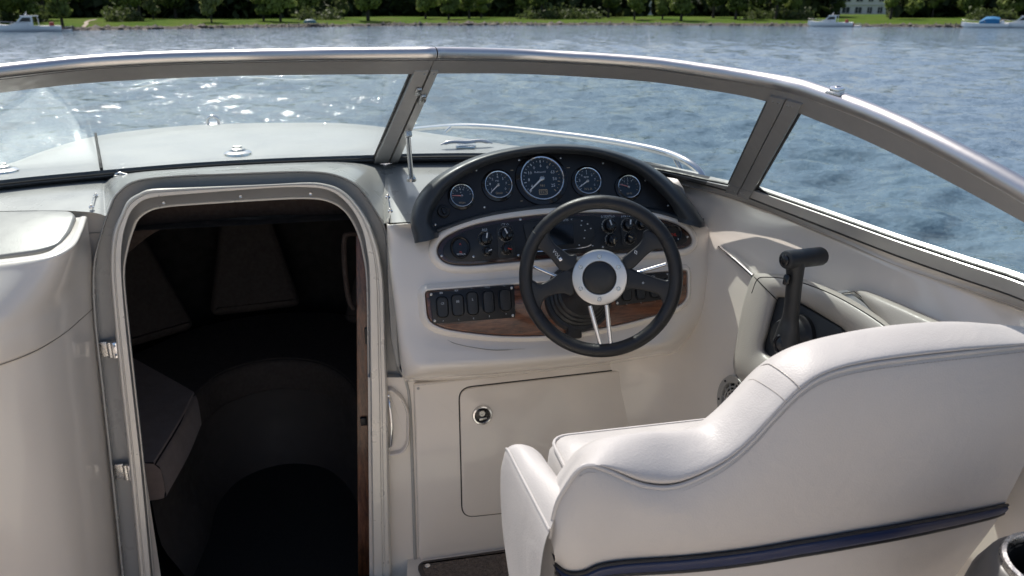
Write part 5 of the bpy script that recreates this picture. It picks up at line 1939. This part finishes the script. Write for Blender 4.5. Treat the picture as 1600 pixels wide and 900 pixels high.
def grass_mat():
    m, nt, b = new_mat('bank_grass')
    L = nt.links.new
    tc = nd(nt, 'ShaderNodeTexCoord')
    n1 = nd(nt, 'ShaderNodeTexNoise', i_Scale=0.16, i_Detail=5.0, i_Roughness=0.6)
    n2 = nd(nt, 'ShaderNodeTexNoise', i_Scale=2.5, i_Detail=6.0)
    L(tc.outputs['Object'], n1.inputs['Vector'])
    L(tc.outputs['Object'], n2.inputs['Vector'])
    rp = nd(nt, 'ShaderNodeValToRGB')
    e = rp.color_ramp.elements
    e[0].position = .38
    e[0].color = (.075, .145, .018, 1)
    e[1].position = .72
    e[1].color = (.12, .095, .05, 1)
    x = rp.color_ramp.elements.new(.55)
    x.color = (.12, .18, .028, 1)
    L(n1.outputs[0], rp.inputs[0])
    mx = nd(nt, 'ShaderNodeMix', data_type='RGBA', blend_type='MULTIPLY')
    mx.inputs[0].default_value = .6
    L(rp.outputs[0], mx.inputs[6])
    L(n2.outputs[0], mx.inputs[7])
    sx = nd(nt, 'ShaderNodeSeparateXYZ')
    L(tc.outputs['Object'], sx.inputs[0])
    b.inputs['Roughness'].default_value = 1.0
    b.inputs['Specular IOR Level'].default_value = .05
    L(mx.outputs[2], b.inputs['Base Color'])
    bp = nd(nt, 'ShaderNodeBump', i_Strength=1.0, i_Distance=.3)
    L(n2.outputs[0], bp.inputs['Height'])
    L(bp.outputs[0], b.inputs['Normal'])
    return m


M['grass'] = grass_mat()
M['bank'] = mk('bank_stone', (.075, .065, .055), .9, var=.5, vs=1.2, bump=1.0, bs=4, bdist=.3)
M['rock'] = mk('shore_rock', (.17, .145, .12), .9, var=.5, vs=1.5)
M['bark'] = mk('bark', (.045, .036, .028), .9, var=.3, vs=3)
k_b = EXT.index(1.6)
mb = MB()
mb.grid(rows[:k_b + 1])
structure(mb.build('shore_bank', M['bank']))
mb = MB()
mb.grid(rows[k_b:])
structure(mb.build('grass_bank', M['grass']))
# footpath up the bank at the left
mb = MB()
pth = [(128, 1.5), (131, 4), (134, 8), (133, 12), (138, 18), (150, 26)]
lft = [SP(px - 3.2, e, ground_z(e, px - 3.2) + .05) for px, e in pth]
rgt = [SP(px + 3.2, e, ground_z(e, px + 3.2) + .05) for px, e in pth]
mb.grid([lft, rgt])
M['path'] = mk('path_gravel', (.30, .25, .19), .95, var=.25, vs=2)
structure(mb.build('path', M['path']))
# loose rocks along the waterline: nobody could count them
mb = MB()
rnd = random.Random(5)
for i in range(620):
    px = rnd.uniform(-60, 1660)
    e = rnd.uniform(-.3, 1.5)
    c = SP(px, e, ground_z(max(e, 0), px) + .02)
    s = rnd.uniform(.12, .42) * (1.5 if rnd.random() < .12 else 1)
    if 120 < px < 340 or 700 < px < 860:
        s *= 1.25
    o = len(mb.v)
    ax_ = [Vector((rnd.gauss(0, 1), rnd.gauss(0, 1), rnd.gauss(0, .5))).normalized() for _ in range(6)]
    vs_ = [Vector((1, 0, 0)), Vector((-1, 0, 0)), Vector((0, 1, 0)), Vector((0, -1, 0)), Vector((0, 0, .7)), Vector((0, 0, -.7))]
    mb.v += [c + Vector((v.x * s * rnd.uniform(.7, 1.5), v.y * s * rnd.uniform(.7, 1.3), v.z * s * rnd.uniform(.7, 1.2))) for v in vs_]
    for f in ((0, 2, 4), (2, 1, 4), (1, 3, 4), (3, 0, 4), (2, 0, 5), (1, 2, 5), (3, 1, 5), (0, 3, 5)):
        mb.f.append(tuple(o + t for t in f))
rk = mb.build('rocks', M['rock'], smooth=False)
tag(rk, 'loose brown rocks along the far waterline', 'rocks', kind='stuff')


# ------------------------------------------------------------------ trees
def quads_mesh(name, C, S, N, mat):
    """many leaf clumps: centres C, sizes S, normals N"""
    n = len(C)
    N = N / np.linalg.norm(N, axis=1, keepdims=True)
    ref = rng.normal(size=(n, 3))
    U = np.cross(N, ref)
    U /= np.linalg.norm(U, axis=1, keepdims=True)
    V = np.cross(N, U)
    S = S[:, None]
    a = rng.uniform(.6, 1.1, (n, 1))
    v = np.stack([C - U * S - V * S * a * .5, C + U * S * .6 - V * S * a, C + U * S + V * S * a * .4, C - U * S * .3 + V * S * a], 1).reshape(-1, 3)
    me = bpy.data.meshes.new(name)
    me.vertices.add(n * 4)
    me.vertices.foreach_set('co', v.astype(np.float32).ravel())
    me.loops.add(n * 4)
    me.loops.foreach_set('vertex_index', np.arange(n * 4, dtype=np.int32))
    me.polygons.add(n)
    me.polygons.foreach_set('loop_start', (np.arange(n) * 4).astype(np.int32))
    me.polygons.foreach_set('loop_total', np.full(n, 4, np.int32))
    me.update()
    me.validate()
    me.materials.append(mat)
    return me


def crown_mesh(name, h0, h1, rad, n, mat, seed, blobs=9, squash=1.0):
    g = np.random.default_rng(seed)
    bl = []
    for k in range(blobs):
        t = g.random()
        z = h0 + (h1 - h0) * (.12 + .76 * t)
        w = math.sin(math.pi * (.15 + .75 * t)) * rad * .62
        a = g.random() * 6.283
        bl.append((math.cos(a) * w * g.uniform(.3, 1), math.sin(a) * w * g.uniform(.3, 1), z, rad * g.uniform(.32, .55)))
    bl.append((0, 0, (h0 + h1) / 2, rad * .6))
    bl = np.array(bl)
    which = g.integers(0, len(bl), n)
    d = g.normal(size=(n, 3))
    d /= np.linalg.norm(d, axis=1, keepdims=True)
    r = g.uniform(.55, 1.08, (n, 1)) ** .7
    C = bl[which, :3] + d * r * bl[which, 3:4] * np.array([1, 1, .8 * squash])
    C[:, 2] = np.maximum(C[:, 2], h0 + g.uniform(-.15, .5, n))
    N = d + g.normal(size=(n, 3)) * .6
    return quads_mesh(name, C, g.uniform(.14, .34, n), N, mat)


def trunk_mb(h, r, crown_r, seed):
    g = random.Random(seed)
    mb = MB()
    pts = [Vector((0, 0, -.4)), Vector((g.uniform(-.08, .08), 0, h * .3)), Vector((g.uniform(-.15, .15), g.uniform(-.1, .1), h * .65)), Vector((g.uniform(-.2, .2), g.uniform(-.2, .2), h))]
    mb.tube(cr(pts, 3), [r * 1.35, r * 1.1, r, r * .95, r * .9, r * .85, r * .75, r * .65, r * .5, r * .3], 7)
    for k in range(5):
        z = h * g.uniform(.3, .75)
        a = g.uniform(0, 6.283)
        p0 = Vector((0, 0, z))
        p1 = p0 + Vector((math.cos(a) * crown_r * .4, math.sin(a) * crown_r * .4, crown_r * .35))
        p2 = p0 + Vector((math.cos(a) * crown_r * .75, math.sin(a) * crown_r * .75, crown_r * .8))
        mb.tube([p0, p1, p2], [r * .45, r * .3, r * .12], 5)
    return mb


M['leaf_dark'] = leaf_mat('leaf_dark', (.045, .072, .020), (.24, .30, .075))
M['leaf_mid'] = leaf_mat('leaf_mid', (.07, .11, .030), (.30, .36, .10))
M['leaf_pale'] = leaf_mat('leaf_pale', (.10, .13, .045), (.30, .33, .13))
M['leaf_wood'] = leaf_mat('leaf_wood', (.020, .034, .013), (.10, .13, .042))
KIND = {
    'dark': ('leaf_dark', 1.3, 8.2, 3.2, 2300), 'mid': ('leaf_mid', 1.2, 6.8, 2.7, 1900), 'pale': ('leaf_pale', .9, 5.6, 2.1, 1500), 'low': ('leaf_mid', .25, 3.4, 1.7, 1100), 'tall': ('leaf_dark', 2.1, 9.0, 2.8, 2000),
}
PROTO = {}


def proto(kind, v):
    key = (kind, v)
    if key in PROTO:
        return PROTO[key]
    mat, h0, h1, rad, n = KIND[kind]
    me = crown_mesh('crown', h0, h1, rad, n, M[mat], hash((len(kind), v, int(rad * 10))) % 9999, 10)
    tm = trunk_mb(h1 * .8, {'dark': .26, 'mid': .20, 'pale': .14, 'low': .06, 'tall': .24}[kind], rad, v + 3)
    t = bpy.data.meshes.new('trunk')
    t.from_pydata([tuple(p) for p in tm.v], [], tm.f)
    t.polygons.foreach_set('use_smooth', [True] * len(t.polygons))
    t.materials.append(M['bark'])
    PROTO[key] = (me, t)
    return PROTO[key]


KW = {'dark': 'dark broad crowned tree', 'mid': 'green rounded tree', 'pale': 'small pale green tree', 'low': 'low green bush', 'tall': 'tall dark tree'}
TREES = [  # photo column, row of the trunk foot, kind, scale, label ending
    (18, 31, 'dark', 1.0, 'directly behind the moored left cruiser'), (46, 32, 'mid', .9, 'just right of the left cruiser cabin roof'), (70, 29, 'tall', 1.0, 'left of the forward trunk near the left cruiser'),
    (96, 36, 'dark', .78, 'standing nearest the water right of the left cruiser'), (-30, 32, 'dark', 1.0, 'at the far left edge above the cruiser bow'), (124, 26, 'tall', .9, 'left of the bare footpath'),
    (160, 25, 'dark', 1.05, 'behind the top of the bare footpath'), (190, 27, 'dark', 1.0, 'right of the footpath in deep shade'), (219, 30, 'dark', .95, 'left of the pale bush by the grass tongue'), (240, 28, 'pale', .9, 'in the gap between two dark trees on the left bank'),
    (275, 27, 'dark', 1.1, 'at the left end of the sunny grass strip'), (330, 33, 'pale', 1.0, 'alone on the sunny grass above the rocks'), (356, 24, 'tall', 1.1, 'behind the lone pale tree'), (386, 27, 'mid', 1.0, 'right of the lone pale tree'),
    (412, 31, 'mid', .95, 'left of the shaded pair before the jetty'), (438, 32, 'mid', 1.05, 'leaning over the bank left of the jetty'), (478, 27, 'dark', 1.1, 'directly behind the jetty'), (505, 25, 'dark', 1.0, 'right behind the jetty end'),
    (537, 28, 'pale', .8, 'at the bank edge right of the jetty'), (575, 31, 'dark', 1.15, 'with the widest shadow on the bright lawn'), (618, 24, 'tall', 1.1, 'behind the bright lawn'), (665, 28, 'mid', 1.0, 'first of the lawn row counted from the left'),
    (682, 25, 'dark', .9, 'second of the lawn row, set back'), (701, 29, 'mid', 1.0, 'just above the windshield post joint'), (724, 25, 'mid', .9, 'in the middle of the lawn row'), (733, 28, 'dark', .85, 'right of the middle of the lawn row'),
    (752, 27, 'mid', .95, 'last tree of the lawn row beside the brown slope'), (790, 25, 'dark', 1.05, 'behind the brown slope in the centre'), (818, 26, 'mid', .95, 'left of the black thicket'), (846, 28, 'dark', 1.0, 'at the left end of the black thicket'),
    (873, 25, 'tall', 1.0, 'growing out of the black thicket'), (905, 24, 'dark', 1.15, 'largest in the black thicket'), (950, 27, 'dark', .9, 'right of the small pale roof'), (968, 23, 'tall', .9, 'between the pale roof and the white cottage'),
    (991, 30, 'mid', 1.0, 'with a clear single trunk left of the white cottage'), (1035, 29, 'mid', .85, 'just right of the white cottage'), (1064, 31, 'dark', .95, 'with a clear dark trunk on the centre right lawn'), (1083, 24, 'dark', .9, 'behind the centre right lawn'),
    (1114, 27, 'dark', 1.0, 'left of the two steep earth paths'), (1149, 29, 'dark', 1.0, 'between the two steep earth paths'), (1178, 27, 'mid', 1.0, 'right of the second earth path'), (1212, 29, 'dark', 1.15, 'in the black clump left of the right cruiser'),
    (1238, 28, 'dark', 1.1, 'overhanging the bow of the right cruiser'), (1262, 23, 'mid', .8, 'behind the bow of the right cruiser'), (1288, 24, 'low', 1.2, 'behind the cabin of the right cruiser'), (1310, 21, 'tall', .8, 'at the left corner of the white house'),
    (1391, 28, 'tall', 1.0, 'with a thick black trunk at the right end of the white house'), (1424, 26, 'low', 1.25, 'round and sunlit right of the white house'), (1445, 22, 'mid', 1.0, 'behind the round sunlit bush'), (1456, 26, 'tall', .85, 'with a pale trunk above the sloping lawn'),
    (1484, 25, 'tall', .85, 'second pale trunk above the sloping lawn'), (1512, 26, 'dark', 1.0, 'in the shade left of the blue canopy boat'), (1545, 24, 'dark', 1.1, 'behind the blue canopy boat'), (1580, 26, 'mid', 1.1, 'above the rightmost moored boat'),
    (1625, 28, 'dark', 1.1, 'just beyond the right edge'), (302, 22, 'dark', 1.0, 'shaded behind the left part of the sunny grass'), (640, 22, 'dark', 1.0, 'shaded at the back of the bright lawn'), (1006, 21, 'low', 1.0, 'hiding the foot of the white cottage'),
]
CLOSE = ('low', 'pale')
for i, (px, y, kind, s, where) in enumerate(TREES):
    r0 = shore_dist(px)
    best = min([2.5 + .5 * k for k in range(90)], key=lambda e: abs(17 + (CAM_Z - ground_z(e, px)) / (r0 + e) * 1275 - y))
    p = SP(px, best, ground_z(best, px) - .05)
    t = thing('bush' if kind == 'low' else 'tree', KW[kind] + ' ' + where, 'bush' if kind == 'low' else 'tree', p, 'trees along the far bank')
    cm, tm = proto(kind, i % 3)
    for nme, me in (('crown', cm), ('trunk', tm)):
        ob = bpy.data.objects.new(nme, me)
        COL.objects.link(ob)
        ob.parent = t
    t.rotation_euler = (0, 0, random.uniform(0, 6.28))
    t.scale = (s * random.uniform(.9, 1.1), s * random.uniform(.9, 1.1), s)

# undergrowth and the wood behind, read as masses
g = np.random.default_rng(3)
n = 34000
pxr = g.uniform(-500, 2100, n)
ex = 34 + 26 * g.random(n) + 8 * np.sin(pxr * .013)
hh = g.random(n) ** .8 * (6.5 + 1.2 * np.sin(pxr * .021) + 1.5 * np.sin(pxr * .057 + 1))
Cn = np.zeros((n, 3))
dist_tab = {px: shore_dist(px) for px in range(-500, 2101, 4)}
keep = np.ones(n, bool)
for i in range(n):
    px = float(pxr[i])
    if 1306 < px < 1388 or (1008 < px < 1022):
        ex[i] += 190.0 if px > 1300 else 120.0
    v, d = ray(px, 30)
    l = math.hypot(v.x, v.y)
    r = dist_tab[int(px // 4) * 4] + ex[i]
    Cn[i] = (v.x / l * r, v.y / l * r, 1.1 + hh[i])
Cn = Cn[keep]
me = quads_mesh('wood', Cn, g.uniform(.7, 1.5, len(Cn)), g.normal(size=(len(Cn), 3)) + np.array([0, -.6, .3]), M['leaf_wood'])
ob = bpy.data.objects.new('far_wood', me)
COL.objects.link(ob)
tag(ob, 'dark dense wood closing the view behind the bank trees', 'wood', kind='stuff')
n = 5200
cl = g.choice([12, 60, 180, 205, 480, 515, 830, 860, 880, 900, 925, 1180, 1215, 1235, 1255, 1530, 1570], n)
pxr = cl + g.normal(0, 9, n)
ex = np.abs(g.normal(0, 6, n)) + 14
Cn = np.zeros((n, 3))
for i in range(n):
    v, d = ray(float(pxr[i]), 30)
    l = math.hypot(v.x, v.y)
    r = dist_tab[int(max(-500, pxr[i]) // 4) * 4] + ex[i]
    Cn[i] = (v.x / l * r, v.y / l * r, 0)
Cn[:, 2] = 1.0 + np.abs(g.normal(0, .9, n))
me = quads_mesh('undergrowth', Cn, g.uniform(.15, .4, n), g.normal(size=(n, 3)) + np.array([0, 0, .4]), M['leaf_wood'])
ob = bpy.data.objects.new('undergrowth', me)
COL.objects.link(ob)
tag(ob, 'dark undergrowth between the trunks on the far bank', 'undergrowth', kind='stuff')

# ------------------------------------------------------------------ houses
M['housewall'] = mk('house_render', (.62, .60, .56), .8, var=.05)
M['housewin'] = mk('house_window', (.03, .04, .05), .15, var=.1)
M['roof'] = mk('house_roof', (.20, .16, .15), .8, var=.15)
M['paleroof'] = mk('pale_roof', (.45, .38, .35), .8, var=.1)


def house_frame(px, d, z):
    v, dd = ray(px, 20)
    u = Vector((v.x, v.y, 0)).normalized()
    return Fr(Vector((u.x * d, u.y * d, z)), -u)


hs = thing('house', 'large white house with two rows of dark windows behind the right lawn', 'house', house_frame(1347, 300, 1.2).o)
f = house_frame(1347, 300, 1.2)
MB().box(f.at(0, 3.6, -5), (19.5, 7.2, 10), f).build('wall', M['housewall'], hs)
MB().box(f.at(0, 3.35, .12), (19.9, .45, .3), f).build('storey_band', M['housewall'], hs)
mb = MB()
mb.add([f.at(-10.5, 7.2, .8), f.at(10.5, 7.2, .8), f.at(10.5, 7.2, -11), f.at(-10.5, 7.2, -11), f.at(-7, 10.5, -5), f.at(7, 10.5, -5)], [(0, 1, 5, 4), (1, 2, 5), (2, 3, 4, 5), (3, 0, 4)])
mb.build('roof', M['roof'], hs, smooth=False)
for row, y0, hgt in ((0, 1.55, 1.9), (1, 5.2, 1.9)):
    for x, w in ((-8.2, 1.3), (-5.2, 2.3), (-1.3, 2.0), (2.2, 1.4), (5.4, 1.4), (8.2, 1.3)):
        wdw = MB().box(f.at(x, y0, .06), (w + .25, hgt + .25, .1), f).build('window', M['housewall'], hs)
        MB().box(f.at(x, y0, .12), (w, hgt, .05), f).build('pane', M['housewin'], wdw)
        MB().box(f.at(x, y0, .16), (.12, hgt, .05), f).build('mullion', M['housewall'], wdw)
f = house_frame(1016, 240, 1.3)
ct = thing('cottage', 'small white gabled cottage glimpsed between trees right of centre', 'cottage', f.o)
mb = MB()
mb.add([f.at(-2, 0), f.at(2, 0), f.at(2, 3), f.at(0, 5), f.at(-2, 3), f.at(-2, 0, -7), f.at(2, 0, -7), f.at(2, 3, -7), f.at(0, 5, -7), f.at(-2, 3, -7)], [(0, 1, 2, 3, 4), (1, 6, 7, 2), (0, 4, 9, 5), (5, 9, 8, 7, 6)])
mb.build('wall', M['housewall'], ct, smooth=False)
mb = MB()
for s in (-1, 1):
    mb.add([f.at(s * 2.4, 2.7, .3), f.at(0, 5.2, .3), f.at(0, 5.2, -7.3), f.at(s * 2.4, 2.7, -7.3), f.at(s * 2.4, 2.5, .3), f.at(0, 5.0, .3), f.at(0, 5.0, -7.3), f.at(s * 2.4, 2.5, -7.3)], [(0, 1, 2, 3), (4, 7, 6, 5), (0, 4, 5, 1), (3, 2, 6, 7), (0, 3, 7, 4)])
mb.build('roof', M['paleroof'], ct, smooth=False)
wdw = MB().box(f.at(0, 1.8, .03), (1.0, 1.2, .06), f).build('window', M['housewin'], ct)
f = house_frame(936, 215, 1.3)
sh = thing('boathouse', 'low shed with a pale pitched roof among the centre trees', 'shed', f.o)
MB().box(f.at(0, 1.0, -2), (4.4, 2.0, 4), f).build('wall', M['bank'], sh)
mb = MB()
mb.add([f.at(-2.6, 1.9, .3), f.at(2.6, 1.9, .3), f.at(2.6, 1.9, -4.3), f.at(-2.6, 1.9, -4.3), f.at(-1.8, 3.2, -2), f.at(1.8, 3.2, -2)], [(0, 1, 5, 4), (1, 2, 5), (2, 3, 4, 5), (3, 0, 4)])
mb.build('roof', M['paleroof'], sh, smooth=False)

# ------------------------------------------------------------------ moored boats and the jetty
M['bhull'] = mk('boat_white', (.78, .78, .77), .3, var=.04, coat=.3)
M['bwin'] = mk('boat_window', (.02, .025, .03), .12, var=.1)
M['bcanvas'] = mk('boat_canvas', (.02, .16, .34), .8, var=.1)
M['bred'] = mk('boat_red', (.30, .05, .04), .6, var=.1)
M['jetty'] = mk('jetty_wood', (.20, .16, .13), .9, var=.2)


def moored(name, label, cat, px, L, beam, heading, cabin=None, canopy=None, group='boats moored along the far bank', off=-2.6):
    p = SP(px, off, 0)
    v, dd = ray(px, 40)
    u = Vector((v.x, v.y, 0)).normalized()
    right = Vector((u.y, -u.x, 0))
    fw = right * heading                          # bow direction seen from here
    f = Fr(p, Vector((0, 0, 1)), fw)              # y forward, z up
    t = thing(name, label, cat, p, group)
    st_ = [(-.5, .86, .80, -.15), (-.3, .95, .78, -.2), (0, 1, .80, -.25), (.25, .86, .88, -.22), (.42, .45, .98, -.1), (.5, .04, 1.06, .25)]
    fb = L * .125
    rows = []
    for (yy, w, top, bt) in st_:
        hw = beam / 2 * w
        rows.append([f.at(-hw, yy * L, top * fb), f.at(-hw * .92, yy * L, .35 * fb), f.at(-hw * .6, yy * L * .96, bt), f.at(hw * .6, yy * L * .96, bt), f.at(hw * .92, yy * L, .35 * fb), f.at(hw, yy * L, top * fb)])
    mb = MB()
    mb.grid(rows)
    mb.f.append((0, 1, 2, 3, 4, 5))
    mb.build('hull', M['bhull'], t, smooth=False)
    mb = MB()
    dk = [[f.at(-beam / 2 * w * .98, yy * L, top * fb - .02), f.at(0, yy * L, top * fb + .06), f.at(beam / 2 * w * .98, yy * L, top * fb - .02)] for yy, w, top, bt in st_]
    mb.grid(dk)
    mb.build('deck', M['bhull'], t, smooth=False)
    if cabin:
        y0, y1, h, rw = cabin
        cw = beam * .36
        z0 = fb * .8
        prof = [(y0 * L, z0), (y0 * L, z0 + h), ((y1 - .10) * L, z0 + h), (y1 * L, z0 + h * .35), ((y1 + .12) * L, z0 + .12)]
        mb = MB()
        mb.grid([[f.at(-cw, y, z) for y, z in prof], [f.at(cw, y, z) for y, z in prof]])
        o = len(mb.v)
        for s in (-1, 1):
            o = len(mb.v)
            mb.v += [f.at(s * cw, y, z) for y, z in prof] + [f.at(s * cw, prof[-1][0], z0 - .05), f.at(s * cw, y0 * L, z0 - .05)]
            mb.f.append(tuple(range(o, o + 7)))
        mb.build('cabin', M['bhull'], t, smooth=False)
        for s in (-1, 1):
            mb = MB()
            q = [((y0 + .03) * L, z0 + h * .45), ((y0 + .03) * L, z0 + h * .86), ((y1 - .115) * L, z0 + h * .86), ((y1 - .05) * L, z0 + h * .45)]
            mb.add([f.at(s * (cw + dz), y, z) for dz in (0, .03) for y, z in q], [(4, 5, 6, 7), (0, 1, 5, 4), (1, 2, 6, 5), (2, 3, 7, 6), (3, 0, 4, 7)])
            mb.build('cabin_window', M['bwin'], t, smooth=False)
        mb = MB()
        yb = (y0 - rw) * L
        ye = (y1 - .08) * L
        mb.box(f.at(0, (yb + ye) / 2, z0 + h + .04), (cw * 2.15, ye - yb, .09), f, .02)
        mb.build('roof', M['bhull'], t)
        mb = MB()
        for s in (-1, 1):
            mb.tube([f.at(s * cw, yb + .15, z0 - .1), f.at(s * cw, yb + .1, z0 + h * .5), f.at(s * cw, yb + .15, z0 + h)], .03, 6)
        mb.build('roof_post', M['bhull'], t)
        mb = MB()
        mb.tube([f.at(0, (y0 + y1) / 2 * L - .3, z0 + h), f.at(0, (y0 + y1) / 2 * L - .35, z0 + h + .3), f.at(0, (y0 + y1) / 2 * L - .4, z0 + h + .55)], .04, 6)
        mb.box(f.at(0, (y0 + y1) / 2 * L - .3, z0 + h + .22), (.5, .3, .12), f)
        mb.build('mast', M['bhull'], t)
    if canopy:
        y0, y1, h = canopy
        cw = beam * .42
        rows = []
        for k in range(7):
            a = math.pi * k / 6
            rows.append([f.at(math.cos(a) * cw, (y0 + (y1 - y0) * q) * L, fb * .75 + math.sin(a) ** .6 * h * s) for q, s in ((0, .85), (.3, 1), (.7, .95), (1, .35))])
        MB().grid(rows).build('canopy', M['bcanvas'], t)
    mb = MB()
    for s in (-1, 1):
        pts = [f.at(s * beam / 2 * w * .9, yy * L, top * fb + .38) for yy, w, top, bt in st_[2:]]
        mb.tube(pts, .022, 5)
        for q, (yy, w, top, bt) in zip(pts, st_[2:]):
            mb.tube([f.at(s * beam / 2 * w * .9, yy * L, top * fb - .03), q], .018, 5)
    mb.build('pulpit_rail', M['steel'], t)
    mb = MB()
    for x in (-.5, .4):
        mb.box(f.at(x, -.36 * L, fb * .8 + .22), (.45, .5, .45), f, .05)
    mb.build('cockpit_seat', M['bred'] if canopy is None else M['bhull'], t)
    return t


moored('moored_cruiser', 'white cabin cruiser with flat hardtop moored at the far left bank', 'cabin cruiser', 42, 7.2, 2.4, -1, (-.08, .18, 1.15, .10))
moored('moored_cruiser', 'white cruiser with raised cabin moored below the white house', 'cabin cruiser', 1298, 7.0, 2.3, -1, (-.12, .14, 1.05, .06))
moored('moored_boat', 'white open boat under a bright blue canopy at the right bank', 'motor boat', 1540, 6.4, 2.2, -1, None, (-.3, .12, 1.1))
moored('moored_cruiser', 'white cruiser cut by the right edge beside the blue canopy boat', 'cabin cruiser', 1598, 7.0, 2.4, -1, (-.2, .12, 1.0, .05))
moored('dinghy', 'small low dinghy beached right of the left cruiser', 'dinghy', 99, 1.6, .8, 1, None, None, 'dinghies on the far bank', -.8)
moored('dinghy', 'small low dinghy at the stern of the right cruiser', 'dinghy', 1339, 1.6, .8, 1, None, None, 'dinghies on the far bank', -.8)
# jetty left of centre, landing stage at the right
for (pa, pb, lab) in ((448, 508, 'low wooden jetty under the dark trees left of centre'), (1478, 1511, 'low wooden landing stage left of the blue canopy boat')):
    a, b = SP(pa, -1.4, 0), SP(pb, -1.4, 0)
    c = (a + b) / 2
    jt = thing('jetty', lab, 'jetty', Vector((c.x, c.y, 0)))
    d = (b - a)
    Lj = d.length
    f = Fr(c, Vector((0, 0, 1)), Vector((-d.y, d.x, 0)).normalized())
    npl = 16
    for i in range(npl):
        MB().box(f.at(-Lj / 2 + Lj * (i + .5) / npl, 0, .50), (Lj / npl * .9, 1.5, .07), f).build('plank', M['jetty'], jt, smooth=False)
    for i in range(5):
        MB().tube([f.at(-Lj / 2 + Lj * i / 4, -.6, -.8), f.at(-Lj / 2 + Lj * i / 4, -.6, 0), f.at(-Lj / 2 + Lj * i / 4, -.6, .75)], .08, 7).build('pile', M['jetty'], jt)
p = SP(484, 1.5, .6)
ub = thing('upturned_boat', 'small upturned teal boat lying on the jetty bank', 'dinghy', p)
f = Fr(p, Vector((0, 0, 1)), Vector((1, 0, 0)))
rows = []
for k in range(9):
    t = -1 + 2 * k / 8
    w = math.sqrt(max(0, 1 - t * t)) * .5 + .02
    rows.append([f.at(math.cos(a) * w, t * 1.1, math.sin(a) * .6 * (w / .52) ** .6) for a in (math.pi * q / 8 for q in range(9))])
M['teal'] = mk('teal_hull', (.06, .16, .18), .5, var=.1)
MB().grid(rows).build('hull', M['teal'], ub)
MB().tube([f.at(0, -1.1, .02), f.at(0, -.5, .50), f.at(0, 0, .62), f.at(0, .5, .50), f.at(0, 1.1, .02)], .03, 6).build('keel', M['bhull'], ub)
